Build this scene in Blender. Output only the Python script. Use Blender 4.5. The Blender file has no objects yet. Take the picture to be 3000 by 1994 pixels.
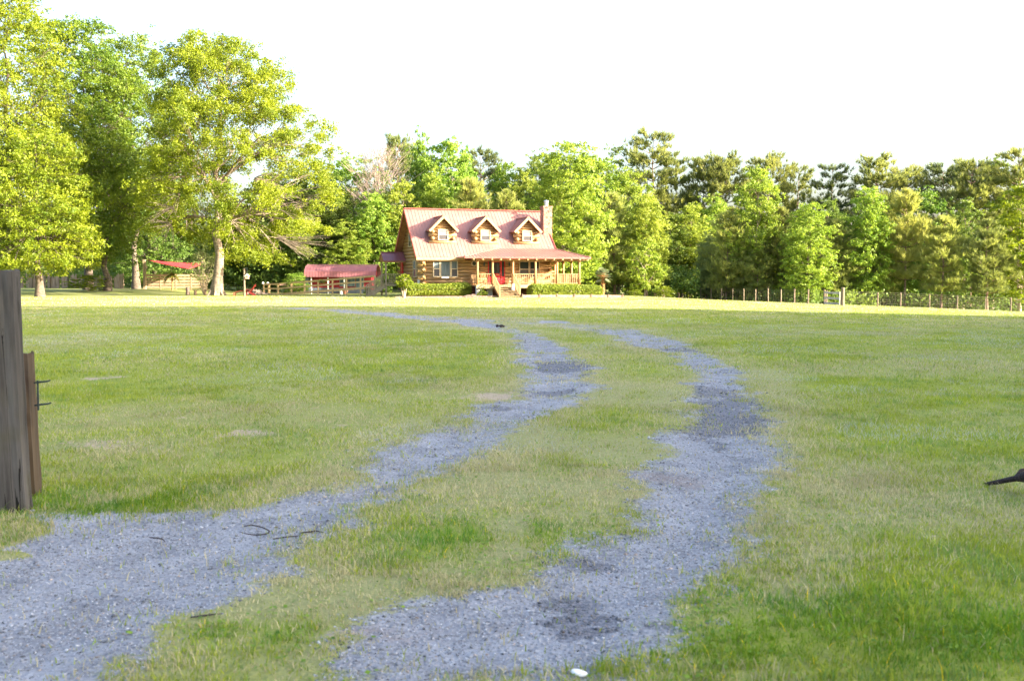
import bpy, bmesh, math, random
import numpy as np
from mathutils import Vector, Matrix

# ------------------------------------------------------------------ scene, camera, light
scene = bpy.context.scene
COL = scene.collection
R = math.radians

CAM_H = 1.6
F_PX = 2917.0          # focal length in pixels of a 3000 px wide frame
PITCH = R(3.59)
cam_data = bpy.data.cameras.new("camera")
cam = bpy.data.objects.new("camera", cam_data)
COL.objects.link(cam)
cam.location = (0, 0, CAM_H)
cam.rotation_euler = (R(90) - PITCH, 0, 0)
cam_data.sensor_width = 36.0
cam_data.lens = 36.0 * F_PX / 3000.0
cam_data.clip_start = 0.1
cam_data.clip_end = 3000
cam_data.dof.use_dof = True
cam_data.dof.focus_distance = 38.0
cam_data.dof.aperture_fstop = 4.5
scene.camera = cam

SUN_AZ = R(107.0)      # clockwise from +Y
SUN_EL = R(18.0)
world = bpy.data.worlds.new("World")
scene.world = world
world.use_nodes = True
wn = world.node_tree
for n in list(wn.nodes):
    wn.nodes.remove(n)
w_out = wn.nodes.new("ShaderNodeOutputWorld")
w_bg = wn.nodes.new("ShaderNodeBackground")
w_sky = wn.nodes.new("ShaderNodeTexSky")
w_sky.sky_type = 'NISHITA'
w_sky.sun_disc = False
w_sky.sun_elevation = SUN_EL
w_sky.sun_rotation = SUN_AZ
w_sky.altitude = 100
w_sky.air_density = 1.0
w_sky.dust_density = 6.0
w_sky.ozone_density = 1.3
w_bg.inputs['Strength'].default_value = 0.15
wn.links.new(w_sky.outputs[0], w_bg.inputs[0])
wn.links.new(w_bg.outputs[0], w_out.inputs[0])

sun_data = bpy.data.lights.new("sun", 'SUN')
sun_data.energy = 5.0
sun_data.angle = R(0.5)
sun_data.color = (1.0, 0.88, 0.70)
sun = bpy.data.objects.new("sun", sun_data)
COL.objects.link(sun)
_sd = Vector((math.sin(SUN_AZ) * math.cos(SUN_EL), math.cos(SUN_AZ) * math.cos(SUN_EL), math.sin(SUN_EL)))
sun.rotation_euler = (-_sd).to_track_quat('-Z', 'Y').to_euler()
sun.location = (60, -20, 40)

scene.view_settings.view_transform = 'Standard'
scene.view_settings.look = 'None'
scene.view_settings.exposure = 2.42
scene.view_settings.gamma = 1.0
scene.view_settings.use_curve_mapping = False
scene.render.film_transparent = False
scene.cycles.use_denoising = True
scene.cycles.max_bounces = 10
scene.cycles.diffuse_bounces = 6
scene.cycles.glossy_bounces = 3
scene.cycles.transmission_bounces = 6
scene.cycles.transparent_max_bounces = 10
scene.cycles.sample_clamp_indirect = 6.0

# ------------------------------------------------------------------ tagging helpers
def tag(o, label=None, cat=None, group=None, kind=None):
    if label: o['label'] = label
    if cat: o['category'] = cat
    if group: o['group'] = group
    if kind: o['kind'] = kind
    return o

def thing(name, loc, label, cat, rz=0.0, group=None):
    o = bpy.data.objects.new(name, None)
    o.empty_display_size = 0.3
    COL.objects.link(o)
    o.location = loc
    o.rotation_euler = (0, 0, rz)
    return tag(o, label, cat, group)

def copy_tree(o, parent=None):
    c = o.copy()
    COL.objects.link(c)
    if parent: c.parent = parent
    for ch in o.children:
        copy_tree(ch, c)
    return c

# ------------------------------------------------------------------ numpy noise
_T = np.random.RandomState(7).rand(256, 256)
def vnoise(x, y):
    x = np.asarray(x, float); y = np.asarray(y, float)
    xi = np.floor(x).astype(int); yi = np.floor(y).astype(int)
    fx = x - xi; fy = y - yi
    fx = fx * fx * (3 - 2 * fx); fy = fy * fy * (3 - 2 * fy)
    a = _T[xi & 255, yi & 255]; b = _T[(xi + 1) & 255, yi & 255]
    c = _T[xi & 255, (yi + 1) & 255]; d = _T[(xi + 1) & 255, (yi + 1) & 255]
    return (a * (1 - fx) + b * fx) * (1 - fy) + (c * (1 - fx) + d * fx) * fy

def fbm(x, y, o=4):
    s = 0; a = 0.5; t = 0
    for i in range(o):
        s = s + a * vnoise(x * 2 ** i + 17.3 * i, y * 2 ** i - 9.1 * i); t += a; a *= 0.5
    return s / t

def sstep(a, b, x):
    t = np.clip((x - a) / (b - a), 0, 1)
    return t * t * (3 - 2 * t)

# ------------------------------------------------------------------ terrain and calibrated points
def th(x, y):
    x = np.asarray(x, float); y = np.asarray(y, float)
    sp = np.log1p(np.exp(np.clip((x - 9) / 2.5, -30, 30))) * 2.5
    z = -0.036 * np.minimum(sp, 60) * sstep(25, 78, y)
    z = z - 0.016 * np.clip(y - 84, 0, 60) * sstep(8, 26, x)
    z = z + 0.40 * sstep(-29, -38, x) * sstep(82, 104, y)
    z = z + 0.05 * (fbm(x * 0.22, y * 0.22, 3) - 0.5) * sstep(0.5, 4, np.hypot(x, y))
    return z

def thf(x, y):
    return float(th(x, y))

def ray(px, py):
    a = (px - 1500.0) / F_PX; b = -(py - 997.0) / F_PX
    return np.array([a, math.cos(PITCH) + b * math.sin(PITCH), -math.sin(PITCH) + b * math.cos(PITCH)])

def at(px, py, Y):
    d = ray(px, py); t = Y / d[1]
    return Vector((d[0] * t, Y, CAM_H + d[2] * t))

def X_at(px, Y):
    return (px - 1500.0) / F_PX * Y * 1.001

def gnd(px, py):
    d = ray(px, py)
    lo = 1.0
    for t in np.geomspace(1.0, 400, 400):
        p = d * t
        if CAM_H + p[2] < thf(p[0], p[1]):
            hi = t
            break
        lo = t
    else:
        return Vector((d[0] * 100, 100, 0))
    for _ in range(30):
        m = (lo + hi) / 2; p = d * m
        if CAM_H + p[2] < thf(p[0], p[1]): hi = m
        else: lo = m
    p = d * hi
    return Vector((p[0], p[1], thf(p[0], p[1])))

def on(px, Y):
    x = X_at(px, Y)
    return Vector((x, Y, thf(x, Y)))

# ------------------------------------------------------------------ materials
def new_mat(name):
    m = bpy.data.materials.new(name); m.use_nodes = True
    nt = m.node_tree
    for n in list(nt.nodes): nt.nodes.remove(n)
    out = nt.nodes.new("ShaderNodeOutputMaterial")
    b = nt.nodes.new("ShaderNodeBsdfPrincipled")
    nt.links.new(b.outputs[0], out.inputs[0])
    return m, nt, b, out

def c4(c): return (c[0], c[1], c[2], 1.0)

def nmat(name, c1, c2, scale=4.0, rough=0.8, bump=0.0, stretch=(1, 1, 1), detail=6.0, spec=0.3, metallic=0.0, lo=0.35, hi=0.65, c3=None, s3=0.5, bump_scale=None, coord='Object'):
    m, nt, b, out = new_mat(name)
    N = nt.nodes.new; L = nt.links.new
    tc = N("ShaderNodeTexCoord"); mp = N("ShaderNodeMapping")
    mp.inputs['Scale'].default_value = stretch
    L(tc.outputs[coord], mp.inputs[0])
    no = N("ShaderNodeTexNoise"); no.inputs['Scale'].default_value = scale; no.inputs['Detail'].default_value = detail
    L(mp.outputs[0], no.inputs['Vector'])
    r = N("ShaderNodeValToRGB")
    r.color_ramp.elements[0].position = lo; r.color_ramp.elements[1].position = hi
    r.color_ramp.elements[0].color = c4(c1); r.color_ramp.elements[1].color = c4(c2)
    L(no.outputs['Fac'], r.inputs[0])
    col = r.outputs[0]
    if c3 is not None:
        n3 = N("ShaderNodeTexNoise"); n3.inputs['Scale'].default_value = s3; n3.inputs['Detail'].default_value = 5
        L(tc.outputs[coord], n3.inputs['Vector'])
        r3 = N("ShaderNodeValToRGB"); r3.color_ramp.elements[0].position = 0.52; r3.color_ramp.elements[1].position = 0.68
        L(n3.outputs['Fac'], r3.inputs[0])
        mx = N("ShaderNodeMixRGB"); mx.inputs[2].default_value = c4(c3)
        L(r3.outputs[0], mx.inputs[0]); L(col, mx.inputs[1]); col = mx.outputs[0]
    L(col, b.inputs['Base Color'])
    b.inputs['Roughness'].default_value = rough
    b.inputs['Specular IOR Level'].default_value = spec
    b.inputs['Metallic'].default_value = metallic
    if bump > 0:
        bp = N("ShaderNodeBump"); bp.inputs['Strength'].default_value = bump; bp.inputs['Distance'].default_value = 0.02
        if bump_scale:
            nb = N("ShaderNodeTexNoise"); nb.inputs['Scale'].default_value = bump_scale; nb.inputs['Detail'].default_value = 4
            L(mp.outputs[0], nb.inputs['Vector']); L(nb.outputs['Fac'], bp.inputs['Height'])
        else:
            L(no.outputs['Fac'], bp.inputs['Height'])
        L(bp.outputs[0], b.inputs['Normal'])
    return m

def leafmat(name, dark, light, tl=0.45, rough=0.55, hue_var=0.04, tcol=None):
    """leaves: colour by the per-leaf attribute 'var', part of the light passes through"""
    m, nt, b, out = new_mat(name)
    N = nt.nodes.new; L = nt.links.new
    a = N("ShaderNodeAttribute"); a.attribute_name = 'var'
    r = N("ShaderNodeValToRGB")
    r.color_ramp.elements[0].color = c4(dark); r.color_ramp.elements[1].color = c4(light)
    L(a.outputs['Fac'], r.inputs[0])
    oi = N("ShaderNodeObjectInfo")
    hs = N("ShaderNodeHueSaturation")
    mr = N("ShaderNodeMapRange"); mr.inputs[3].default_value = 0.5 - hue_var; mr.inputs[4].default_value = 0.5 + hue_var
    L(oi.outputs['Random'], mr.inputs[0]); L(mr.outputs[0], hs.inputs['Hue'])
    L(r.outputs[0], hs.inputs['Color'])
    L(hs.outputs[0], b.inputs['Base Color'])
    b.inputs['Roughness'].default_value = rough
    b.inputs['Specular IOR Level'].default_value = 0.35
    t = N("ShaderNodeBsdfTranslucent")
    g = N("ShaderNodeMixRGB"); g.blend_type = 'MULTIPLY'; g.inputs[0].default_value = 1.0
    g.inputs[2].default_value = c4(tcol or (1.0, 1.0, 0.6))
    L(hs.outputs[0], g.inputs[1]); L(g.outputs[0], t.inputs[0])
    mx = N("ShaderNodeMixShader"); mx.inputs[0].default_value = tl
    L(b.outputs[0], mx.inputs[1]); L(t.outputs[0], mx.inputs[2]); L(mx.outputs[0], out.inputs[0])
    return m

def attrmat(name, attr='Col', rough=0.8, tl=0.0, spec=0.25):
    m, nt, b, out = new_mat(name)
    N = nt.nodes.new; L = nt.links.new
    a = N("ShaderNodeAttribute"); a.attribute_name = attr
    L(a.outputs['Color'], b.inputs['Base Color'])
    b.inputs['Roughness'].default_value = rough
    b.inputs['Specular IOR Level'].default_value = spec
    if tl > 0:
        t = N("ShaderNodeBsdfTranslucent"); L(a.outputs['Color'], t.inputs[0])
        mx = N("ShaderNodeMixShader"); mx.inputs[0].default_value = tl
        L(b.outputs[0], mx.inputs[1]); L(t.outputs[0], mx.inputs[2]); L(mx.outputs[0], out.inputs[0])
    return m

M = {}
M['log'] = nmat('log_wall', (0.27, 0.16, 0.072), (0.375, 0.24, 0.115), 3.0, 0.6, 0.15, (0.35, 3, 3), c3=(0.31, 0.165, 0.065), s3=0.9)
M['log_end'] = nmat('log_end', (0.36, 0.215, 0.08), (0.46, 0.30, 0.125), 6.0, 0.6, 0.1)
M['trim'] = nmat('pale_trim', (0.34, 0.235, 0.12), (0.42, 0.30, 0.16), 5.0, 0.6, 0.0)
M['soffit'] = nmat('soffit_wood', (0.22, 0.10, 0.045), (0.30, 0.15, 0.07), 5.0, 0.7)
M['roof'] = nmat('red_metal_roof', (0.255, 0.115, 0.098), (0.32, 0.158, 0.134), 0.9, 0.38, 0.0, spec=0.5, c3=(0.285, 0.135, 0.112), s3=0.35)
M['roof_trim'] = nmat('red_roof_trim', (0.34, 0.07, 0.06), (0.42, 0.10, 0.085), 2.0, 0.4, spec=0.5)
M['shed_roof'] = nmat('shed_roof', (0.21, 0.075, 0.085), (0.26, 0.105, 0.115), 1.0, 0.38, spec=0.5)
M['red'] = nmat('red_paint', (0.42, 0.02, 0.025), (0.50, 0.035, 0.04), 3.0, 0.45)
M['barn_red'] = nmat('barn_red', (0.24, 0.02, 0.025), (0.31, 0.03, 0.035), 3.0, 0.7)
M['deck'] = nmat('deck_wood', (0.36, 0.21, 0.09), (0.50, 0.32, 0.15), 4.0, 0.7, 0.1, (1, 1, 1))
M['rail'] = nmat('rail_wood', (0.26, 0.15, 0.068), (0.36, 0.22, 0.105), 6.0, 0.65, 0.1)
M['ramp_wood'] = nmat('ramp_wood', (0.48, 0.33, 0.16), (0.62, 0.45, 0.24), 5.0, 0.7, 0.1)
M['stair_wood'] = nmat('grey_stair_wood', (0.32, 0.25, 0.15), (0.42, 0.34, 0.22), 5.0, 0.75, 0.1)
M['post_log'] = nmat('porch_post_wood', (0.29, 0.155, 0.065), (0.41, 0.235, 0.105), 5.0, 0.6, 0.1, (2, 2, 0.5))
M['white'] = nmat('white_paint', (0.72, 0.72, 0.70), (0.82, 0.82, 0.80), 4.0, 0.5)
M['frame'] = nmat('window_frame', (0.40, 0.32, 0.22), (0.47, 0.39, 0.27), 4.0, 0.5)
M['blind'] = nmat('white_blind', (0.17, 0.155, 0.14), (0.22, 0.20, 0.18), 8.0, 0.8, stretch=(1, 1, 6))
M['curtain'] = nmat('grey_curtain', (0.05, 0.07, 0.08), (0.13, 0.16, 0.175), 5.0, 0.7, stretch=(6, 6, 0.2))
M['screen'] = nmat('window_screen', (0.05, 0.048, 0.052), (0.075, 0.07, 0.075), 20.0, 0.6, spec=0.15)
M['dark'] = nmat('dark_void', (0.018, 0.016, 0.018), (0.035, 0.03, 0.03), 3.0, 0.9)
M['brick'] = nmat('foundation_brick', (0.18, 0.075, 0.05), (0.30, 0.14, 0.10), 12.0, 0.9, 0.2)
M['concrete'] = nmat('pier_concrete', (0.40, 0.40, 0.40), (0.55, 0.55, 0.54), 6.0, 0.9, 0.1)
M['metal'] = nmat('flue_metal', (0.45, 0.46, 0.48), (0.62, 0.63, 0.65), 5.0, 0.35, metallic=0.8)
M['iron'] = nmat('dark_iron', (0.03, 0.045, 0.05), (0.06, 0.08, 0.085), 20.0, 0.5, metallic=0.3)
M['wire'] = nmat('galvanised_wire', (0.14, 0.115, 0.09), (0.22, 0.185, 0.15), 5.0, 0.5, metallic=0.2)
M['fence_post'] = nmat('fence_post_wood', (0.145, 0.11, 0.075), (0.23, 0.18, 0.125), 6.0, 0.8, 0.1, (2, 2, 0.6))
M['grey_board'] = nmat('grey_board', (0.28, 0.26, 0.25), (0.40, 0.38, 0.37), 5.0, 0.8, 0.1)
M['pale_board'] = nmat('pale_board', (0.30, 0.215, 0.13), (0.40, 0.30, 0.19), 5.0, 0.75, 0.1, (0.6, 2, 2))
M['slab'] = nmat('slab_board', (0.26, 0.17, 0.11), (0.46, 0.33, 0.24), 2.2, 0.85, 0.1, (3, 3, 0.5))
M['bark'] = nmat('grey_bark', (0.075, 0.06, 0.045), (0.16, 0.125, 0.095), 3.0, 0.9, 0.6, (1.3, 1.3, 2.2), bump_scale=9)
M['bark_oak'] = nmat('oak_bark', (0.14, 0.11, 0.08), (0.28, 0.225, 0.17), 2.5, 0.9, 0.6, (1.3, 1.3, 2.6), bump_scale=9)
M['bark_pine'] = nmat('pine_bark', (0.13, 0.085, 0.06), (0.30, 0.21, 0.16), 3.5, 0.9, 0.5, (1, 1, 1.8), bump_scale=8)
M['bark_pale'] = nmat('pale_bark', (0.28, 0.22, 0.165), (0.42, 0.34, 0.26), 3.0, 0.8, 0.2)
M['bark_bare'] = nmat('bare_tree_bark', (0.19, 0.145, 0.125), (0.29, 0.225, 0.195), 3.0, 0.9)
M['sail'] = nmat('red_sail', (0.52, 0.025, 0.03), (0.60, 0.05, 0.05), 1.2, 0.8)
M['chair'] = nmat('red_chair', (0.52, 0.06, 0.05), (0.62, 0.10, 0.08), 3.0, 0.5)
M['teal'] = nmat('teal_panel', (0.06, 0.10, 0.11), (0.17, 0.235, 0.235), 2.5, 0.5, spec=0.3)
M['blue_grey'] = nmat('blue_grey_panel', (0.10, 0.12, 0.145), (0.15, 0.175, 0.205), 3.0, 0.6)
M['mulch'] = nmat('mulch', (0.13, 0.075, 0.05), (0.28, 0.17, 0.11), 14.0, 0.95, 0.4)
M['timber'] = nmat('edging_timber', (0.20, 0.13, 0.10), (0.34, 0.24, 0.18), 6.0, 0.85, 0.2)
M['stump'] = nmat('stump_bark', (0.09, 0.065, 0.05), (0.19, 0.14, 0.11), 6.0, 0.95, 0.4)
M['twig'] = nmat('dark_twig', (0.035, 0.03, 0.035), (0.08, 0.065, 0.06), 30.0, 0.85, 0.3)
M['deadlog'] = nmat('dark_branch', (0.012, 0.008, 0.010), (0.05, 0.03, 0.03), 18.0, 0.8, 0.8, (1, 4, 4))
M['stone_white'] = nmat('white_stone', (0.62, 0.62, 0.62), (0.80, 0.80, 0.80), 12.0, 0.8, 0.2)
M['clay'] = nmat('clay_pot', (0.32, 0.12, 0.08), (0.40, 0.17, 0.11), 6.0, 0.8)
M['palm_trunk'] = nmat('palm_trunk', (0.24, 0.12, 0.05), (0.44, 0.24, 0.09), 9.0, 0.9, 0.5)
M['branch_pile'] = nmat('brush_pile', (0.20, 0.16, 0.13), (0.36, 0.29, 0.24), 6.0, 0.9)
M['pink_wood'] = nmat('birdhouse_wood', (0.50, 0.30, 0.20), (0.62, 0.40, 0.28), 6.0, 0.7)

# glass
def glass(name, c, rough=0.06):
    m, nt, b, out = new_mat(name)
    b.inputs['Base Color'].default_value = c4(c)
    b.inputs['Roughness'].default_value = rough
    b.inputs['Specular IOR Level'].default_value = 0.8
    N = nt.nodes.new; L = nt.links.new
    tc = N("ShaderNodeTexCoord"); no = N("ShaderNodeTexNoise"); no.inputs['Scale'].default_value = 1.5
    L(tc.outputs['Object'], no.inputs['Vector'])
    bp = N("ShaderNodeBump"); bp.inputs['Strength'].default_value = 0.05; bp.inputs['Distance'].default_value = 0.05
    L(no.outputs['Fac'], bp.inputs['Height']); L(bp.outputs[0], b.inputs['Normal'])
    return m
M['glass'] = glass('window_glass', (0.035, 0.045, 0.055))
M['glass_pale'] = glass('curtained_glass', (0.12, 0.145, 0.16), 0.12)

# field-stone chimney: voronoi stones with pale mortar
def stone_mat(name):
    m, nt, b, out = new_mat(name)
    N = nt.nodes.new; L = nt.links.new
    tc = N("ShaderNodeTexCoord")
    v = N("ShaderNodeTexVoronoi"); v.inputs['Scale'].default_value = 4.0
    v2 = N("ShaderNodeTexVoronoi"); v2.feature = 'DISTANCE_TO_EDGE'; v2.inputs['Scale'].default_value = 4.0
    L(tc.outputs['Object'], v.inputs['Vector']); L(tc.outputs['Object'], v2.inputs['Vector'])
    sep = N("ShaderNodeSeparateColor"); L(v.outputs['Color'], sep.inputs[0])
    r = N("ShaderNodeValToRGB")
    r.color_ramp.elements[0].color = (0.15, 0.06, 0.045, 1); r.color_ramp.elements[1].color = (0.24, 0.155, 0.12, 1)
    e = r.color_ramp.elements.new(0.5); e.color = (0.21, 0.095, 0.065, 1)
    L(sep.outputs[0], r.inputs[0])
    lt = N("ShaderNodeMath"); lt.operation = 'LESS_THAN'; lt.inputs[1].default_value = 0.05
    L(v2.outputs['Distance'], lt.inputs[0])
    mx = N("ShaderNodeMixRGB"); mx.inputs[2].default_value = (0.25, 0.205, 0.17, 1)
    L(lt.outputs[0], mx.inputs[0]); L(r.outputs[0], mx.inputs[1]); L(mx.outputs[0], b.inputs['Base Color'])
    b.inputs['Roughness'].default_value = 0.9
    bp = N("ShaderNodeBump"); bp.inputs['Strength'].default_value = 0.7; bp.inputs['Distance'].default_value = 0.04
    L(v2.outputs['Distance'], bp.inputs['Height']); L(bp.outputs[0], b.inputs['Normal'])
    return m
M['stone'] = stone_mat('field_stone')

# leaves
M['leaf_oak'] = leafmat('oak_leaves', (0.115, 0.175, 0.012), (0.30, 0.345, 0.018), 0.5, hue_var=0.0)
M['leaf_oak2'] = leafmat('left_oak_leaves', (0.075, 0.145, 0.014), (0.20, 0.275, 0.020), 0.48, hue_var=0.012)
M['leaf_bright'] = leafmat('bright_leaves', (0.16, 0.255, 0.03), (0.34, 0.435, 0.07), 0.54, hue_var=0.02)
M['leaf_mid'] = leafmat('mid_green_leaves', (0.10, 0.17, 0.03), (0.22, 0.29, 0.055), 0.5, hue_var=0.02)
M['leaf_deep'] = leafmat('deep_green_leaves', (0.09, 0.17, 0.025), (0.20, 0.28, 0.045), 0.48, hue_var=0.015)
M['leaf_pale'] = leafmat('pale_green_leaves', (0.23, 0.29, 0.11), (0.38, 0.42, 0.17), 0.5, hue_var=0.01)
M['leaf_yellow'] = leafmat('yellow_green_leaves', (0.105, 0.17, 0.012), (0.29, 0.34, 0.018), 0.5, hue_var=0.0)
M['leaf_bud'] = leafmat('reddish_buds', (0.16, 0.12, 0.105), (0.25, 0.19, 0.165), 0.3, hue_var=0.0, tcol=(1, .9, .8))
M['needle_dark'] = leafmat('dark_needles', (0.075, 0.11, 0.045), (0.19, 0.225, 0.08), 0.46, hue_var=0.01)
M['needle'] = leafmat('pine_needles', (0.145, 0.18, 0.06), (0.32, 0.345, 0.115), 0.55, hue_var=0.01)
M['needle_young'] = leafmat('young_pine_needles', (0.25, 0.29, 0.085), (0.47, 0.485, 0.165), 0.6, hue_var=0.012)
M['leaf_hedge'] = leafmat('hedge_leaves', (0.10, 0.17, 0.018), (0.28, 0.33, 0.035), 0.45, hue_var=0.0)
M['leaf_wood'] = leafmat('woods_leaves', (0.12, 0.17, 0.035), (0.27, 0.31, 0.065), 0.5, hue_var=0.0)
M['frond'] = leafmat('palm_fronds', (0.11, 0.15, 0.075), (0.27, 0.31, 0.20), 0.4, hue_var=0.0)
M['cabbage'] = leafmat('fern_leaves', (0.07, 0.09, 0.012), (0.15, 0.14, 0.02), 0.35, hue_var=0.0)

# ------------------------------------------------------------------ mesh builder
class MB:
    def __init__(self):
        self.v = []; self.f = []; self.m = []
    def add(self, vs, fs, mi=0):
        o = len(self.v)
        self.v += [tuple(p) for p in vs]
        self.f += [tuple(i + o for i in f) for f in fs]
        self.m += [mi] * len(fs)
        return self
    def box(self, x0, x1, y0, y1, z0, z1, mi=0):
        vs = [(x0, y0, z0), (x1, y0, z0), (x1, y1, z0), (x0, y1, z0), (x0, y0, z1), (x1, y0, z1), (x1, y1, z1), (x0, y1, z1)]
        return self.add(vs, [(0, 3, 2, 1), (4, 5, 6, 7), (0, 1, 5, 4), (1, 2, 6, 5), (2, 3, 7, 6), (3, 0, 4, 7)], mi)
    def bar(self, p0, p1, w, h, mi=0, up=(0, 0, 1)):
        p0 = Vector(p0); p1 = Vector(p1); d = (p1 - p0)
        if d.length < 1e-6: return self
        d.normalize(); up = Vector(up)
        s = d.cross(up)
        if s.length < 1e-4: s = d.cross(Vector((0, 1, 0)))
        s.normalize(); u = s.cross(d).normalized()
        vs = []
        for p in (p0, p1):
            for a, b in ((-1, -1), (1, -1), (1, 1), (-1, 1)):
                vs.append(p + s * (a * w / 2) + u * (b * h / 2))
        return self.add(vs, [(0, 1, 2, 3), (7, 6, 5, 4), (0, 4, 5, 1), (1, 5, 6, 2), (2, 6, 7, 3), (3, 7, 4, 0)], mi)
    def tube(self, pts, rad, n=8, mi=0, caps=True):
        pts = [Vector(p) for p in pts]
        if not hasattr(rad, '__len__'): rad = [rad] * len(pts)
        vs = []; fs = []
        prev = None
        for i, p in enumerate(pts):
            if i == 0: d = pts[1] - pts[0]
            elif i == len(pts) - 1: d = pts[-1] - pts[-2]
            else: d = pts[i + 1] - pts[i - 1]
            d.normalize()
            ref = Vector((0, 0, 1)) if abs(d.z) < 0.9 else Vector((1, 0, 0))
            if prev is not None: ref = prev
            s = (ref - d * ref.dot(d))
            if s.length < 1e-5: s = d.orthogonal()
            s.normalize(); prev = s
            t = d.cross(s)
            for k in range(n):
                a = 2 * math.pi * k / n
                vs.append(p + (s * math.cos(a) + t * math.sin(a)) * rad[i])
        for i in range(len(pts) - 1):
            for k in range(n):
                a = i * n + k; b = i * n + (k + 1) % n
                fs.append((a, b, b + n, a + n))
        if caps:
            fs.append(tuple(range(n - 1, -1, -1)))
            fs.append(tuple(range((len(pts) - 1) * n, len(pts) * n)))
        return self.add(vs, fs, mi)
    def slab(self, quad, th, mi=0, mi_under=None):
        q = [Vector(p) for p in quad]
        n = (q[1] - q[0]).cross(q[-1] - q[0]).normalized()
        if n.z < 0: n = -n
        b = [p - n * th for p in q]
        k = len(q)
        self.add(q, [tuple(range(k))], mi)
        self.add(b, [tuple(range(k - 1, -1, -1))], mi if mi_under is None else mi_under)
        for i in range(k):
            j = (i + 1) % k
            self.add([q[i], b[i], b[j], q[j]], [(0, 1, 2, 3)], mi)
        return self
    def prism(self, poly, ext, mi=0):
        a = [Vector(p) for p in poly]; e = Vector(ext); b = [p + e for p in a]; k = len(a)
        self.add(a + b, [tuple(range(k)), tuple(range(2 * k - 1, k - 1, -1))] + [(i, i + k, (i + 1) % k + k, (i + 1) % k) for i in range(k)], mi)
        return self
    def lathe(self, prof, c=(0, 0, 0), n=16, mi=0):
        vs = []; fs = []
        for r, z in prof:
            for k in range(n):
                a = 2 * math.pi * k / n
                vs.append((c[0] + r * math.cos(a), c[1] + r * math.sin(a), c[2] + z))
        for i in range(len(prof) - 1):
            for k in range(n):
                a = i * n + k; b = i * n + (k + 1) % n
                fs.append((a, b, b + n, a + n))
        fs.append(tuple(range(n - 1, -1, -1))); fs.append(tuple(range((len(prof) - 1) * n, len(prof) * n)))
        return self.add(vs, fs, mi)
    def build(self, name, mats, parent=None, loc=(0, 0, 0), smooth=False, rz=0.0, bevel=0.0):
        me = bpy.data.meshes.new(name)
        me.from_pydata(self.v, [], self.f)
        if not isinstance(mats, (list, tuple)): mats = [mats]
        for m in mats: me.materials.append(m)
        me.polygons.foreach_set('material_index', self.m)
        bm = bmesh.new(); bm.from_mesh(me)
        bmesh.ops.recalc_face_normals(bm, faces=bm.faces)
        bm.to_mesh(me); bm.free()
        if smooth: me.polygons.foreach_set('use_smooth', [True] * len(me.polygons))
        o = bpy.data.objects.new(name, me); COL.objects.link(o)
        o.location = loc; o.rotation_euler = (0, 0, rz)
        if parent: o.parent = parent
        if bevel > 0:
            md = o.modifiers.new('bevel', 'BEVEL'); md.width = bevel; md.segments = 2; md.limit_method = 'ANGLE'
        return o

def np_obj(name, V, faces, mat, attrs=None, parent=None, loc=(0, 0, 0), smooth=False, link=True):
    """V (n,3); faces: list of int arrays (m,k); attrs: {name: float array (n,) or colour (n,3)}"""
    me = bpy.data.meshes.new(name)
    me.vertices.add(len(V)); me.vertices.foreach_set('co', np.ascontiguousarray(V, dtype=np.float32).ravel())
    idx = np.concatenate([f.ravel() for f in faces]).astype(np.int32)
    tot = np.concatenate([np.full(len(f), f.shape[1]) for f in faces]).astype(np.int32)
    st = np.concatenate([[0], np.cumsum(tot)[:-1]]).astype(np.int32)
    me.loops.add(len(idx)); me.loops.foreach_set('vertex_index', idx)
    me.polygons.add(len(tot)); me.polygons.foreach_set('loop_start', st); me.polygons.foreach_set('loop_total', tot)
    if smooth: me.polygons.foreach_set('use_smooth', np.ones(len(tot), dtype=bool))
    me.update(calc_edges=True)
    for k, a in (attrs or {}).items():
        a = np.asarray(a, dtype=np.float32)
        if a.ndim == 1:
            at_ = me.attributes.new(k, 'FLOAT', 'POINT'); at_.data.foreach_set('value', a)
        else:
            at_ = me.attributes.new(k, 'FLOAT_COLOR', 'POINT')
            at_.data.foreach_set('color', np.concatenate([a, np.ones((len(a), 1), np.float32)], 1).ravel())
    for m in (mat if isinstance(mat, (list, tuple)) else [mat]): me.materials.append(m)
    o = bpy.data.objects.new(name, me)
    if link: COL.objects.link(o)
    o.location = loc
    if parent: o.parent = parent
    return o
# ------------------------------------------------------------------ ground: field, wheel tracks, grass, gravel
K = 3000.0 / 2359.0
LEFT_ROWS = [(1600, -260, 160), (1568, -250, 195), (1500, -240, 283), (1440, -230, 390), (1400, -225, 530), (1340, -220, 617), (1280, -200, 660),
             (1240, -150, 733), (1205, 20, 800), (1185, 70, 840), (1172, 500, 870), (1160, 610, 900), (1130, 725, 955), (1100, 800, 1005), (1070, 850, 1070),
             (1040, 860, 1120), (1010, 925, 1170), (980, 1000, 1215), (960, 1080, 1265), (940, 1105, 1290), (920, 1175, 1330), (900, 1205, 1360),
             (880, 1215, 1375), (860, 1210, 1370), (840, 1205, 1360), (820, 1205, 1330), (800, 1205, 1295), (788, 1198, 1270), (770, 1180, 1240),
             (755, 1110, 1180), (745, 1040, 1140), (735, 940, 1070), (725, 840, 960), (716, 745, 850), (709, 630, 740)]
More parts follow.
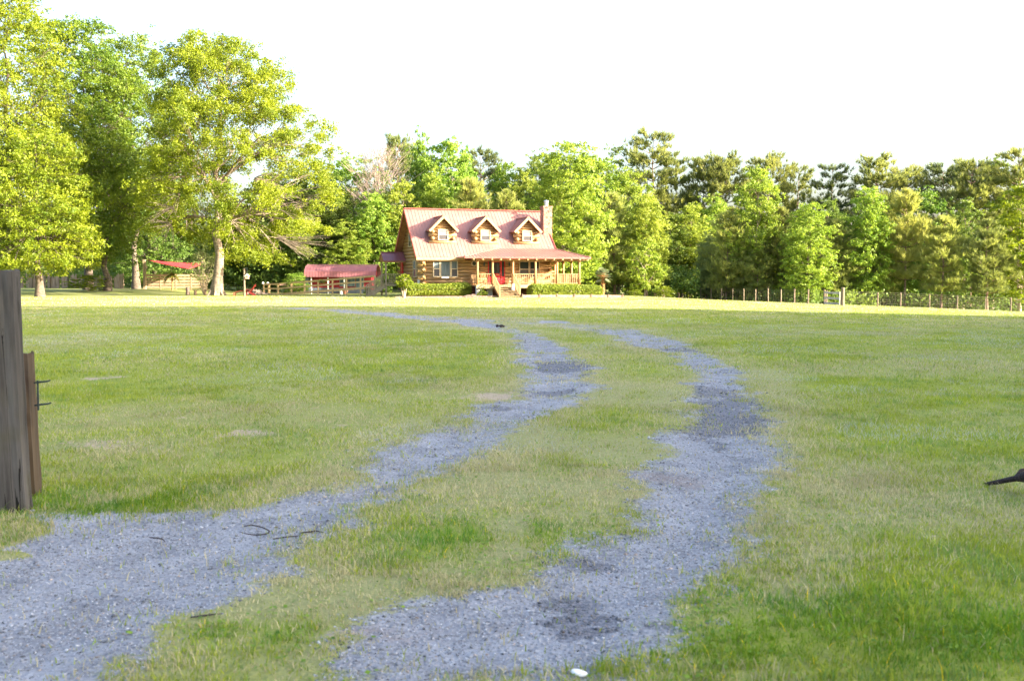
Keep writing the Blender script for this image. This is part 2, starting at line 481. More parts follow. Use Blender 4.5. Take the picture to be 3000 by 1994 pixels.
RIGHT_ROWS = [(1600, 870, 1500), (1568, 860, 1500), (1500, 800, 1530), (1440, 800, 1535), (1400, 880, 1560), (1370, 1050, 1590), (1340, 1200, 1640),
              (1300, 1235, 1690), (1260, 1290, 1710), (1230, 1350, 1720), (1200, 1440, 1735), (1160, 1480, 1755), (1120, 1490, 1775), (1080, 1500, 1785),
              (1040, 1530, 1775), (1010, 1520, 1765), (980, 1590, 1772), (950, 1570, 1775), (920, 1590, 1760), (890, 1600, 1730), (870, 1600, 1720),
              (850, 1590, 1690), (830, 1560, 1655), (810, 1530, 1615), (800, 1480, 1585), (785, 1430, 1560), (770, 1400, 1525), (760, 1340, 1470),
              (750, 1260, 1415), (742, 1170, 1325), (735, 1070, 1230), (730, 980, 1110)]

def rows_to_poly(rows):
    l = [gnd(a * K, y * K)[:2] for y, a, b in rows]
    r = [gnd(b * K, y * K)[:2] for y, a, b in rows]
    return np.array(l + r[::-1])
POLYS = [rows_to_poly(LEFT_ROWS), rows_to_poly(RIGHT_ROWS)]

def sdf_poly(x, y, P):
    x = np.asarray(x, float).ravel(); y = np.asarray(y, float).ravel()
    out = np.empty(len(x))
    A = P; B = np.roll(P, -1, 0)
    for s in range(0, len(x), 40000):
        px = x[s:s + 40000][:, None]; py = y[s:s + 40000][:, None]
        ex = (B - A)[:, 0]; ey = (B - A)[:, 1]
        wx = px - A[:, 0]; wy = py - A[:, 1]
        t = np.clip((wx * ex + wy * ey) / (ex * ex + ey * ey + 1e-12), 0, 1)
        d = np.sqrt(np.min((wx - ex * t) ** 2 + (wy - ey * t) ** 2, axis=1))
        c = ((A[:, 1] <= py) != (B[:, 1] <= py)) & (px < A[:, 0] + (py - A[:, 1]) * ex / np.where(np.abs(ey) < 1e-9, 1e-9, ey))
        ins = (np.sum(c, axis=1) % 2) == 1
        out[s:s + 40000] = np.where(ins, -d, d)
    return out

def spot(x, y, px, py, rx, ry):
    g = gnd(px * K, py * K)
    return np.exp(-(((x - g[0]) / rx) ** 2 + ((y - g[1]) / ry) ** 2))

def masks(x, y):
    sd = np.minimum(sdf_poly(x, y, POLYS[0]), sdf_poly(x, y, POLYS[1]))
    n1 = fbm(x * 1.3 + 5, y * 1.3, 4) - 0.5
    n2 = fbm(x * 6, y * 6 + 40, 3) - 0.5
    r = np.hypot(x, y)
    n3 = fbm(x * 17 + 3, y * 17, 3) - 0.5
    e = -sd + (0.42 + 0.5 * sstep(9, 14, r)) * n1 + 0.36 * n2 + 0.25 * n3
    for a in ((12, 1222, 0.20, 0.10), (18, 1275, 0.16, 0.09), (-40, 1240, 0.3, 0.3)):
        e = e - 1.1 * spot(x, y, *a)
    gravel = sstep(-0.34, 0.34, e)
    gravel = gravel * (1 - 0.38 * sstep(0.58, 0.72, fbm(x * 1.4, y * 0.9 + 11, 4)) * sstep(6, 11, r))
    gravel = gravel * (1 - 0.7 * sstep(20, 42, r) * sstep(0.38, 0.58, fbm(x * 0.7 + 5, y * 0.35 + 21, 4)))
    halo = sstep(1.15, -0.1, sd + 0.9 * n1)
    dry_lit = sstep(0.40, 0.70, fbm(x * 0.35 + 3, y * 0.35, 4))
    dry_lit = np.clip(0.55 * dry_lit + 0.75 * halo, 0, 1)
    dry_lit = np.clip(dry_lit + 0.35 * sstep(48, 58, y) , 0, 1)  # far lawn strawier, with the sunlit strip's brightness put into the colour
    for a in ((1950, 1160, 1.2, 0.9), (2200, 1100, 1.5, 0.8), (1750, 1350, 0.5, 0.9), (250, 1030, 0.8, 0.5), (1200, 1130, 0.9, 0.6), (2300, 1200, 0.9, 0.6)):
        dry_lit = np.clip(dry_lit + 0.6 * spot(x, y, *a), 0, 1)
    lush = np.zeros_like(x)
    for a in ((2080, 1460, 1.5, 0.75), (2300, 1480, 1.0, 0.7), (200, 1160, 0.9, 0.5), (1150, 1240, 0.7, 0.6), (2250, 1540, 0.8, 0.4), (600, 1460, 0.35, 0.2)):
        lush = np.maximum(lush, spot(x, y, *a))
    lush = lush * sstep(0.22, 0.58, fbm(x * 2.1 + 31, y * 2.1, 4))
    dry_lit = np.clip(dry_lit - 0.8 * lush, 0, 1)
    bare = np.zeros_like(x)
    for a in ((255, 1020, 0.55, 0.5), (570, 995, 0.45, 0.3), (230, 870, 0.5, 0.5), (1060, 985, 0.35, 0.6), (1120, 915, 0.5, 0.6), (900, 1130, 0.6, 0.25), (820, 1455, 0.3, 0.12), (1560, 1100, 0.3, 0.3)):
        bare = np.maximum(bare, spot(x, y, *a))
    bare = 0.8 * sstep(0.2, 1.15, bare + 1.1 * n1 + 0.7 * n2 + 0.5 * n3 + 0.35 * sstep(0.6, 0.72, fbm(x * 0.8 + 91, y * 0.8, 4)))
    dark = np.zeros_like(x)
    for a in ((1660, 930, 0.7, 1.6), (1690, 985, 0.6, 0.5), (1290, 840, 0.5, 1.2), (1260, 905, 0.5, 0.5), (1150, 940, 0.3, 0.35), (1370, 1295, 0.28, 0.22), (1330, 1420, 0.5, 0.14), (1560, 805, 0.7, 0.8), (1300, 1380, 0.3, 0.2), (1640, 900, 0.5, 1.0), (1700, 960, 0.5, 0.8), (1450, 1440, 0.5, 0.15)):
        dark = np.maximum(dark, spot(x, y, *a))
    dark = 0.85 * sstep(0.15, 1.1, dark + 1.3 * (fbm(x * 3.5, y * 1.6, 5) - 0.5) + 0.6 * n3 + 0.45 * sstep(0.45, 0.7, fbm(x * 1.6 + 13, y * 0.7, 4)))
    return sd, gravel, dry_lit, lush, bare, dark

def grid_faces(nr, nc, wrap):
    i = np.arange(nr - 1)[:, None]; j = np.arange(nc if wrap else nc - 1)[None, :]
    a = i * nc + j; b = i * nc + (j + 1) % nc
    return np.stack([a, b, b + nc, a + nc], -1).reshape(-1, 4)

ang_f = np.linspace(R(-42), R(42), 640)
ang_b = np.linspace(R(42), R(318), 70)[1:-1]
ang = np.concatenate([ang_f, ang_b])
rad = np.concatenate([np.geomspace(1.0, 150, 600), np.geomspace(160, 900, 14)])
RR, AA = np.meshgrid(rad, ang, indexing='ij')
gx = (RR * np.sin(AA)).ravel(); gy = (RR * np.cos(AA)).ravel()
sd, gr, dry_lit, lush, bare, dark = masks(gx, gy)
gz = th(gx, gy) - 0.025 * gr * sstep(0.0, -0.4, sd) * sstep(60, 30, np.hypot(gx, gy))
gf = grid_faces(len(rad), len(ang), True)
gV = np.stack([gx, gy, gz], 1)
ctr = len(gV)
gV = np.concatenate([gV, [[0, 0, thf(0, 0)]]])
fan = np.stack([np.full(len(ang), ctr), (np.arange(len(ang)) + 1) % len(ang), np.arange(len(ang))], 1)
app = lambda a: np.append(a, 0.0)

def ground_mat():
    m, nt, b, out = new_mat('field_ground')
    N = nt.nodes.new; L = nt.links.new
    geo = N("ShaderNodeNewGeometry")
    def attr(n):
        a = N("ShaderNodeAttribute"); a.attribute_name = n; return a.outputs['Fac']
    def noise(scale, detail=6, rough=0.6):
        n = N("ShaderNodeTexNoise"); n.inputs['Scale'].default_value = scale; n.inputs['Detail'].default_value = detail; n.inputs['Roughness'].default_value = rough
        L(geo.outputs['Position'], n.inputs['Vector']); return n.outputs['Fac']
    def ramp(fac, stops):
        r = N("ShaderNodeValToRGB")
        r.color_ramp.elements[0].position = stops[0][0]; r.color_ramp.elements[0].color = c4(stops[0][1])
        r.color_ramp.elements[1].position = stops[-1][0]; r.color_ramp.elements[1].color = c4(stops[-1][1])
        for p, c in stops[1:-1]:
            e = r.color_ramp.elements.new(p); e.color = c4(c)
        L(fac, r.inputs[0]); return r.outputs[0]
    def mix(f, a, c):
        x = N("ShaderNodeMixRGB"); L(f, x.inputs[0]); L(a, x.inputs[1]); L(c, x.inputs[2]); return x.outputs[0]
    def math_(op, a, v):
        x = N("ShaderNodeMath"); x.operation = op; x.use_clamp = True
        L(a, x.inputs[0])
        if isinstance(v, (int, float)): x.inputs[1].default_value = v
        else: L(v, x.inputs[1])
        return x.outputs[0]
    def speck(a, nz, amp):
        s = N("ShaderNodeMath"); s.operation = 'MULTIPLY_ADD'; L(nz, s.inputs[0]); s.inputs[1].default_value = amp * 1.6; L(a, s.inputs[2])
        m_ = N("ShaderNodeMapRange"); L(s.outputs[0], m_.inputs[0]); m_.inputs[1].default_value = 0.5 + amp * 0.8 - 0.13; m_.inputs[2].default_value = 0.5 + amp * 0.8 + 0.13
        return m_.outputs[0]
    green = ramp(noise(9.0, 8, 0.7), [(0.3, (0.14, 0.185, 0.032)), (0.5, (0.21, 0.255, 0.042)), (0.72, (0.29, 0.31, 0.075))])
    green2 = ramp(noise(1.6, 6, 0.65), [(0.35, (0.20, 0.25, 0.035)), (0.65, (0.27, 0.29, 0.065))])
    mm = N("ShaderNodeMixRGB"); mm.inputs[0].default_value = 0.45; L(green, mm.inputs[1]); L(green2, mm.inputs[2])
    straw = ramp(noise(14.0, 8, 0.7), [(0.3, (0.20, 0.19, 0.11)), (0.6, (0.33, 0.31, 0.20))])
    grass = mix(math_('MULTIPLY', attr('dry_lit'), 0.55), mm.outputs[0], straw)
    dirt = ramp(noise(20.0, 8, 0.7), [(0.3, (0.27, 0.215, 0.15)), (0.7, (0.46, 0.385, 0.295))])
    c = mix(speck(attr('bare'), noise(18.0, 8, 0.75), 1.1), grass, dirt)
    v = N("ShaderNodeTexVoronoi"); v.inputs['Scale'].default_value = 42.0
    L(geo.outputs['Position'], v.inputs['Vector'])
    sep = N("ShaderNodeSeparateColor"); L(v.outputs['Color'], sep.inputs[0])
    st = ramp(sep.outputs[0], [(0.0, (0.11, 0.12, 0.145)), (0.5, (0.23, 0.245, 0.285)), (1.0, (0.40, 0.425, 0.47))])
    fine = ramp(noise(60.0, 8, 0.75), [(0.3, (0.11, 0.12, 0.145)), (0.7, (0.36, 0.38, 0.425))])
    mg = N("ShaderNodeMixRGB"); mg.inputs[0].default_value = 0.5; L(st, mg.inputs[1]); L(fine, mg.inputs[2])
    dust = ramp(noise(2.2, 7, 0.65), [(0.36, (0.125, 0.135, 0.16)), (0.62, (0.36, 0.38, 0.42))])
    mg2 = N("ShaderNodeMixRGB"); mg2.inputs[0].default_value = 0.42; L(mg.outputs[0], mg2.inputs[1]); L(dust, mg2.inputs[2])
    dk = ramp(noise(38.0, 8, 0.75), [(0.35, (0.055, 0.06, 0.08)), (0.7, (0.28, 0.295, 0.34))])
    g2 = mix(speck(attr('dark'), noise(34.0, 8, 0.8), 0.9), mg2.outputs[0], dk)
    brown = ramp(noise(30.0, 8, 0.75), [(0.3, (0.13, 0.10, 0.085)), (0.7, (0.27, 0.215, 0.185))])
    g2 = mix(math_('MULTIPLY', attr('bare'), 0.7), g2, brown)
    edge = speck(attr('gravel'), noise(22.0, 9, 0.8), 1.05)
    c2 = mix(edge, c, g2)
    L(c2, b.inputs['Base Color'])
    b.inputs['Roughness'].default_value = 0.95
    b.inputs['Specular IOR Level'].default_value = 0.15
    bp = N("ShaderNodeBump"); bp.inputs['Strength'].default_value = 0.7; bp.inputs['Distance'].default_value = 0.02
    hb = N("ShaderNodeMath"); hb.operation = 'ADD'
    L(noise(45.0, 6, 0.7), hb.inputs[0]); L(v.outputs['Distance'], hb.inputs[1])
    L(hb.outputs[0], bp.inputs['Height']); L(bp.outputs[0], b.inputs['Normal'])
    return m
M['ground'] = ground_mat()
ground = np_obj('ground', gV, [gf, fan], M['ground'], {'gravel': app(gr), 'dry_lit': app(dry_lit), 'bare': app(bare), 'dark': app(dark)}, smooth=True)
tag(ground, 'open mown field with two curving gravel wheel tracks', 'field', kind='structure')

# grass blades, one object
rs = np.random.RandomState(11)
def blades(r0, r1, dens, h, w, n_seg, half=R(36)):
    area = half * (r1 ** 2 - r0 ** 2)
    n = int(area * dens)
    r = np.sqrt(rs.uniform(r0 ** 2, r1 ** 2, n)); a = rs.uniform(-half, half, n)
    x = r * np.sin(a); y = r * np.cos(a)
    # tufts: pull most of the blades towards tuft centres
    ts = 0.10 + 0.006 * r
    cx = np.round(x / ts + 0.7 * (vnoise(x * 9, y * 9) - 0.5)) * ts; cy = np.round(y / ts + 0.7 * (vnoise(x * 9 + 50, y * 9) - 0.5)) * ts
    pull = rs.uniform(0.1, 0.75, n)
    jx = rs.normal(0, 1, n) * ts * 0.25; jy = rs.normal(0, 1, n) * ts * 0.25
    x = x + (cx - x) * pull + jx; y = y + (cy - y) * pull + jy
    sd, g, dry_lit, lush, bare, dark = masks(x, y)
    tuft = fbm(x * 0.9, y * 0.9 + 7, 4)
    tuft2 = fbm(x * 4.5 + 9, y * 4.5, 3)
    p = (1 - 0.97 * sstep(0.35, 1.0, g)) * (1 - 0.92 * bare) * (0.55 + 0.6 * sstep(0.36, 0.60, tuft) + 0.5 * lush) * (0.6 + 0.6 * sstep(0.35, 0.6, tuft2))
    p = p * (1 - 0.2 * dry_lit)
    k = rs.uniform(0, 1, n) < np.clip(p, 0, 1) + 0.006 * (g > 0.5) * sstep(0.55, 0.7, tuft2)
    x, y, r, dry_lit, lush, tuft, tuft2, g = [q[k] for q in (x, y, r, dry_lit, lush, tuft, tuft2, g)]
    n = len(x)
    z = th(x, y) - 0.004 - 0.012 * (g > 0.5)
    hh = h * rs.lognormal(0, 0.35, n) * (0.80 + (0.5 * sstep(0.4, 0.65, tuft) + 0.35 * sstep(0.45, 0.7, tuft2)) * sstep(30, 8, r) + 0.15 * lush) * (1 - 0.2 * dry_lit)
    tall = rs.uniform(0, 1, n) < 0.02
    hh = np.where(tall, hh * 2.0, hh)
    ww = w * rs.uniform(0.6, 1.3, n) * np.where(tall, 0.6, 1.0)
    az = rs.uniform(0, 2 * np.pi, n); lean = hh * np.abs(rs.normal(0.5, 0.5, n)); la = rs.uniform(0, 2 * np.pi, n)
    sx, sy = np.cos(az) * ww / 2, np.sin(az) * ww / 2
    lx, ly = np.cos(la) * lean, np.sin(la) * lean
    # colours
    t = rs.uniform(0, 1, n); u = rs.uniform(0, 1, n)[:, None]
    G1 = np.array([0.195, 0.275, 0.022]); G2 = np.array([0.385, 0.43, 0.042]); G3 = np.array([0.18, 0.28, 0.065])
    S1 = np.array([0.36, 0.32, 0.165]); S2 = np.array([0.53, 0.48, 0.29]); P1 = np.array([0.42, 0.44, 0.37])
    col = G1 + (G2 - G1) * u
    gsel = (fbm(x * 2.7, y * 2.7 + 30, 4) + rs.normal(0, 0.12, n) > 0.63)[:, None]
    col = np.where(gsel, G3 * (0.8 + 0.5 * u), col)
    cm = fbm(x * 1.1 + 80, y * 0.8, 4); cm2 = fbm(x * 3.3 + 20, y * 2.2 + 60, 3)
    ps = np.clip(0.02 + 0.50 * dry_lit - 0.3 * lush + 0.42 * sstep(0.42, 0.75, cm) + 0.20 * sstep(0.5, 0.8, cm2), 0.02, 0.9)
    col = np.where((t < ps)[:, None], S1 + (S2 - S1) * u, col)
    pale = (fbm(x * 0.5 + 60, y * 0.5, 4) > 0.60) & (rs.uniform(0, 1, n) < 0.28) & (r > 9)
    col = np.where(pale[:, None], P1, col)
    col = np.where((lush + rs.normal(0, .2, n) > 0.45)[:, None] & (t >= ps)[:, None], col * np.array([0.58, 0.80, 0.5]), col)
    flower = (rs.uniform(0, 1, n) < 0.012) & (lush > 0.3) & (r < 9)
    col = np.where(flower[:, None], np.array([0.75, 0.55, 0.02]), col)
    col = col * (0.88 + 0.26 * sstep(0.3, 0.7, 0.6 * fbm(x * 0.8 + 7, y * 0.6 + 70, 4) + 0.4 * cm2))[:, None]
    b = np.stack([x, y, z], 1)
    o = np.stack([sx, sy, np.zeros(n)], 1)
    tip = b + np.stack([lx, ly, hh * 0.95], 1)
    if n_seg == 1:
        V = np.stack([b - o, b + o, tip], 1).reshape(-1, 3)
        F = [np.arange(3 * n).reshape(n, 3)]; C = np.repeat(col, 3, 0)
    else:
        mid = b + np.stack([lx * 0.35, ly * 0.35, hh * 0.6], 1)
        V = np.stack([b - o, b + o, mid + o * 0.75, mid - o * 0.75, tip], 1).reshape(-1, 3)
        q = np.arange(n)[:, None] * 5
        F = [q + np.array([[0, 1, 2, 3]]), q + np.array([[3, 2, 4]])]; C = np.repeat(col, 5, 0)
    return V, F, C
zones = [(2.6, 8.5, 5600, 0.029, 0.0050, 2), (8.5, 17, 2300, 0.033, 0.0080, 1), (17, 36, 620, 0.044, 0.014, 1), (36, 62, 170, 0.05, 0.028, 1), (62, 92, 70, 0.07, 0.042, 1)]
VV = []; FF3 = []; FF4 = []; CC = []; off = 0
for zn in zones:
    V, F, C = blades(*zn)
    for f in F:
        (FF4 if f.shape[1] == 4 else FF3).append(f + off)
    VV.append(V); CC.append(C); off += len(V)
# clover-like leaves low in the lush patches, part of the same sward
n = 90000
r = np.sqrt(rs.uniform(2.6 ** 2, 11 ** 2, n)); a = rs.uniform(-R(36), R(36), n); x = r * np.sin(a); y = r * np.cos(a)
gcl = np.round(x / 0.16 + 2 * vnoise(x * 5, y * 5)) * 0.16 - 0.0, np.round(y / 0.16 + 2 * vnoise(x * 5 + 40, y * 5)) * 0.16
sd_, g_, dry_, lush_, bare_, dark_ = masks(x, y)
k = (rs.uniform(0, 1, n) < (0.10 + 0.9 * lush_) * (1 - g_) * sstep(0.46, 0.62, fbm(x * 3.1 + 17, y * 3.1, 3))) & (r > 2.6)
x, y = x[k], y[k]; n = len(x); z = th(x, y) + rs.uniform(0.004, 0.028, n)
s = rs.uniform(0.007, 0.015, n); az = rs.uniform(0, 2 * np.pi, n); tx = np.stack([np.cos(az), np.sin(az), rs.normal(0, .25, n)], 1) * s[:, None]; ty = np.stack([-np.sin(az), np.cos(az), rs.normal(0, .25, n)], 1) * s[:, None] * 0.8
c0 = np.stack([x, y, z], 1)
VV.append(np.stack([c0 - tx, c0 + ty, c0 + tx, c0 - ty], 1).reshape(-1, 3)); FF4.append(np.arange(4 * n).reshape(n, 4) + off); off += 4 * n
CC.append(np.repeat(np.array([0.09, 0.19, 0.022]) + rs.uniform(0, 1, (n, 1)) * np.array([0.13, 0.15, 0.02]), 4, 0))
M['grass'] = attrmat('grass_blades', 'Col', 0.7, 0.35)
grass = np_obj('grass', np.concatenate(VV), [np.concatenate(FF4), np.concatenate(FF3)], M['grass'], {'Col': np.concatenate(CC)})
tag(grass, 'short tufted green and straw coloured grass of the field', 'grass', kind='stuff')
del VV, FF3, FF4, CC

# loose gravel stones, one object
def stones(r0, r1, dens, size, half=R(36)):
    n = int(half * (r1 ** 2 - r0 ** 2) * dens)
    r = np.sqrt(rs.uniform(r0 ** 2, r1 ** 2, n)); a = rs.uniform(-half, half, n)
    x = r * np.sin(a); y = r * np.cos(a)
    sd, g, dry_lit, lush, bare, dark = masks(x, y)
    k = rs.uniform(0, 1, n) < sstep(0.12, 0.5, g) * (0.6 + 0.4 * sstep(0.38, 0.62, fbm(x * 2.2, y * 2.2, 3)) + 0.5 * dark)
    x, y, dark = x[k], y[k], dark[k]; n = len(x)
    z = th(x, y) - 0.025 * g[k] * sstep(0.0, -0.4, sd[k]) * sstep(60, 30, np.hypot(x, y))
    s = size * np.minimum(rs.lognormal(0, 0.42, n), 2.4)
    o = np.array([[1, 0, 0], [0, 1, 0], [-1, 0, 0], [0, -1, 0], [0, 0, 1], [0, 0, -1]], float)
    F0 = np.array([[0, 1, 4], [1, 2, 4], [2, 3, 4], [3, 0, 4], [1, 0, 5], [2, 1, 5], [3, 2, 5], [0, 3, 5]])
    th_ = rs.uniform(0, 2 * np.pi, n)
    P = o[None] * (1 + 0.35 * rs.normal(0, 1, (n, 6, 1))) * s[:, None, None] * np.array([1, 0.85, 0.55]) + rs.normal(0, 0.18, (n, 6, 3)) * s[:, None, None]
    c, q = np.cos(th_)[:, None], np.sin(th_)[:, None]
    X = P[..., 0] * c - P[..., 1] * q; Y = P[..., 0] * q + P[..., 1] * c
    P = np.stack([X, Y, P[..., 2]], -1) + np.stack([x, y, z + s * 0.12], 1)[:, None]
    base = np.clip(rs.normal(0.27, 0.085, n), 0.07, 0.5) * np.where(dark > 0.5, 0.55, 1.0)
    tint = np.where(rs.uniform(0, 1, (n, 1)) < 0.05, np.array([[1.12, 0.95, 0.82]]), np.array([[0.95, 1.01, 1.14]]))
    C = np.repeat(base[:, None] * tint, 6, 0)
    return P.reshape(-1, 3), (np.arange(n)[:, None, None] * 6 + F0[None]).reshape(-1, 3), C
VV = []; FF = []; CC = []; off = 0
for zn in ((2.6, 6.5, 3800, 0.0052), (6.5, 12, 1500, 0.0064), (12, 26, 260, 0.010), (26, 50, 25, 0.016)):
    V, F, C = stones(*zn); VV.append(V); FF.append(F + off); CC.append(C); off += len(V)
M['gravel'] = attrmat('gravel_stones', 'Col', 0.9)
gravel = np_obj('gravel', np.concatenate(VV), [np.concatenate(FF)], M['gravel'], {'Col': np.concatenate(CC)})
tag(gravel, 'loose grey gravel stones lying in the wheel tracks', 'gravel', kind='stuff')
del VV, FF, CC
# ------------------------------------------------------------------ log house
TH = R(18.4)
hx, hy = -9.40, 87.0
house = thing('log_house', (hx, hy, 0.0), 'two storey log cabin with red metal roof, three dormers and wraparound porch', 'house', TH)
def HW(x, y, z=0.0):
    return Vector((hx + x * math.cos(TH) - y * math.sin(TH), hy + x * math.sin(TH) + y * math.cos(TH), z))
ZR, ZE, YE, LX = 7.6, 3.33, 4.6, 12.7
SL = (ZR - ZE) / YE
WX0, WX1, WY = 0.7, 12.0, 4.1
ZF = 1.05
LOGH = 0.29

def half_log_courses(mb, p0, p1, z0, z1, out, r=0.15, mi=0, ext=0.0):
    """stack of rounded logs on a wall between plan points p0, p1, bulging along out"""
    d = (Vector(p1) - Vector(p0)).normalized()
    z = z0 + LOGH / 2
    while z < z1:
        a = Vector(p0) - d * ext; b = Vector(p1) + d * ext
        mb.tube([(a.x, a.y, z), (b.x, b.y, z)], r, 10, mi)
        z += LOGH

# walls
mb = MB()
mb.box(WX0 + .02, WX1 - .02, -WY + .02, WY - .02, 0.85, 3.55)
half_log_courses(mb, (WX0, -WY, 0), (WX1, -WY, 0), 0.85, 3.4, None)
half_log_courses(mb, (WX0, WY, 0), (WX1, WY, 0), 0.85, 3.4, None)
for wx in (WX0, WX1):
    z = 0.85
    while z < 7.2:
        yy = min(WY, YE - (z + 0.3 - ZE) / SL - 0.02) if z > 3.2 else WY
        if yy > 0.3: mb.tube([(wx, -yy, z), (wx, yy, z)], 0.15, 10)
        z += LOGH
    mb.prism([(wx - .05, -WY + .05, 3.7), (wx - .05, WY - .05, 3.7), (wx - .05, 0.0, 7.3)], (0.1, 0, 0))
mb.build('wall', M['log'], house, smooth=True)
# protruding log ends at the corners, each its own part
z = 0.85 + LOGH / 2; i = 0
while z < 3.3:
    if i % 2 == 0:
        for sy in (-1, 1):
            MB().tube([(WX0 - 0.42, sy * WY, z), (WX0 + 0.2, sy * WY, z)], [0.11, 0.155], 10).build('log_end', M['log_end'], house)
            MB().tube([(WX1 + 0.42, sy * WY, z), (WX1 - 0.2, sy * WY, z)], [0.11, 0.155], 10).build('log_end', M['log_end'], house)
        for wx in (WX0, WX1):
            MB().tube([(wx, -WY - 0.42, z + LOGH / 2), (wx, -WY + .2, z + LOGH / 2)], [0.11, 0.155], 10).build('log_end', M['log_end'], house)
    z += LOGH; i += 1
mb = MB().box(WX0 - .05, WX1 + .05, -WY - .05, WY + .05, -0.3, 0.85)
mb.build('foundation', M['brick'], house)

# main roof
def ribs(mb, a0, a1, b0, b1, step, h=0.021, w=0.04, mi=0):
    """ribs running from the eave a0-a1 up to b0-b1"""
    a0, a1, b0, b1 = map(Vector, (a0, a1, b0, b1))
    n = max(1, int(round((a1 - a0).length / step)))
    for k in range(n + 1):
        t = k / n
        p = a0.lerp(a1, t); q = b0.lerp(b1, t)
        u = (a1 - a0).cross(b0 - a0).normalized()
        if u.z < 0: u = -u
        mb.bar(p + u * h * 0.4, q + u * h * 0.4, w, h, mi, up=u)
mb = MB()
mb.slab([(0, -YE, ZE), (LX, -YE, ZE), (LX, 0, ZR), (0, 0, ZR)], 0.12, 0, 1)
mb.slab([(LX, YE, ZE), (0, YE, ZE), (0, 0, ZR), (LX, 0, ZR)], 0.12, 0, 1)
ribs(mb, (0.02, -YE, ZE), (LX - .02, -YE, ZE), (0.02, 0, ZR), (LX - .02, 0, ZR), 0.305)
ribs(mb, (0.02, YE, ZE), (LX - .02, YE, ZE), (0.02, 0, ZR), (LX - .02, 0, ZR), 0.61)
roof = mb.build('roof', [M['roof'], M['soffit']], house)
mb = MB()
mb.bar((0, 0, ZR + .03), (LX, 0, ZR + .03), 0.34, 0.07)
for x in (0.0, LX):
    for s in (-1, 1):
        mb.bar((x, s * (YE + .02), ZE - .07), (x, 0, ZR - .07), 0.05, 0.24, up=(0, -s * 1.0, 1))
mb.build('roof_trim', M['roof_trim'], house)
mb = MB()
mb.box(0.03, 4.2, -YE - .06, -YE - .005, ZE - .24, ZE - .02)
mb.build('fascia', M['trim'], house)
mb = MB()
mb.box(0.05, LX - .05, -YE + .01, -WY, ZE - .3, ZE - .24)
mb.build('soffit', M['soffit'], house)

# chimney
mb = MB()
mb.box(12.06, 12.86, -2.4, -1.5, -0.3, 7.78); mb.box(12.02, 12.90, -2.44, -1.46, 7.78, 7.95)
ch = mb.build('chimney', M['stone'], house)
mb = MB().lathe([(0.17, 7.95), (0.17, 8.32)], (12.46, -1.95, 0), 14); mb.lathe([(0.23, 8.34), (0.23, 8.42), (0.05, 8.5)], (12.46, -1.95, 0), 14)
mb.build('flue_pipe', M['metal'], ch, smooth=False)

# windows: frame with sashes, panes
def window(parent, x0, x1, z0, z1, y, kind='double', glassm=None, upper=None, side=False, name='window', wx=None):
    """front-facing window at local y (outer log face); side=True: on the left gable, x is then along y"""
    f = MB(); g = MB(); w = 0.07
    def B(mb, a, b, c, d, dep0, dep1, mi=0):
        if side: mb.box(wx - dep1, wx - dep0, a, b, c, d, mi)
        else: mb.box(a, b, y - dep1, y - dep0, c, d, mi)
    B(f, x0 - w, x0, z0 - w, z1 + w, -0.15, 0.06); B(f, x1, x1 + w, z0 - w, z1 + w, -0.15, 0.06)
    B(f, x0, x1, z1, z1 + w, -0.15, 0.057); B(f, x0, x1, z0 - w, z0, -0.15, 0.075)
    zm = (z0 + z1) / 2
    if kind == 'double': B(f, x0, x1, zm - .03, zm + .03, -0.1, 0.035)
    if upper:
        B(g, x0, x1, z0, zm - .03, -0.1, 0.005, 0); B(g, x0, x1, zm + .03, z1, -0.1, 0.005, 1)
    elif kind == 'double':
        B(g, x0, x1, z0, zm - .03, -0.1, 0.004, 1); B(g, x0, x1, zm + .03, z1, -0.1, 0.012, 0)
    else:
        B(g, x0, x1, z0, z1, -0.1, 0.01, 0)
    fo = f.build(name, M['frame'], parent)
    g.build('pane', [glassm or M['glass'], upper or M['screen']], fo)
    return fo

YF = -WY - 0.16

window(house, 1.60, 2.06, 1.74, 2.98, YF, 'double', M['curtain'])
window(house, 2.22, 2.98, 1.74, 2.98, YF, 'single', M['curtain'])
window(house, 3.14, 3.60, 1.74, 2.98, YF, 'double', M['curtain'])
MB().box(2.25, 2.9, YF - .09, YF - .02, 1.60, 1.665).build('window_box', M['white'], house)
window(house, 9.20, 9.98, 1.70, 2.98, YF, 'double')
window(house, 10.14, 10.92, 1.70, 2.98, YF, 'double')
# round window
f = MB(); n = 20
f.tube([(5.1 + .21 * math.cos(2 * math.pi * k / n), YF - .02, 2.82 + .21 * math.sin(2 * math.pi * k / n)) for k in range(n + 1)], 0.045, 6)
rw = f.build('round_window', M['frame'], house)
MB().tube([(5.1, YF + .1, 2.82), (5.1, YF - .03, 2.82)], 0.2, 20).build('pane', M['glass'], rw)
# left gable windows
window(house, -0.05 - .45, -0.05 + .45, 4.35, 5.35, 0, 'double', side=True, wx=WX0 - 0.16, upper=M['blue_grey'])
window(house, -1.77 - .45, -1.77 + .45, 1.7, 3.05, 0, 'double', side=True, wx=WX0 - 0.16, upper=M['blue_grey'])
MB().box(WX0 - .22, WX0 - .1, 3.0, 3.9, ZF, 3.05).build('side_door', M['red'], house)
mb = MB().box(WX0 - .30, WX0 - .16, -3.72, -3.40, 0.95, 1.45); mb.bar((WX0 - .23, -3.56, .2), (WX0 - .23, -3.56, 1.0), .06, .06)
mb.build('meter_box', M['white'], house)

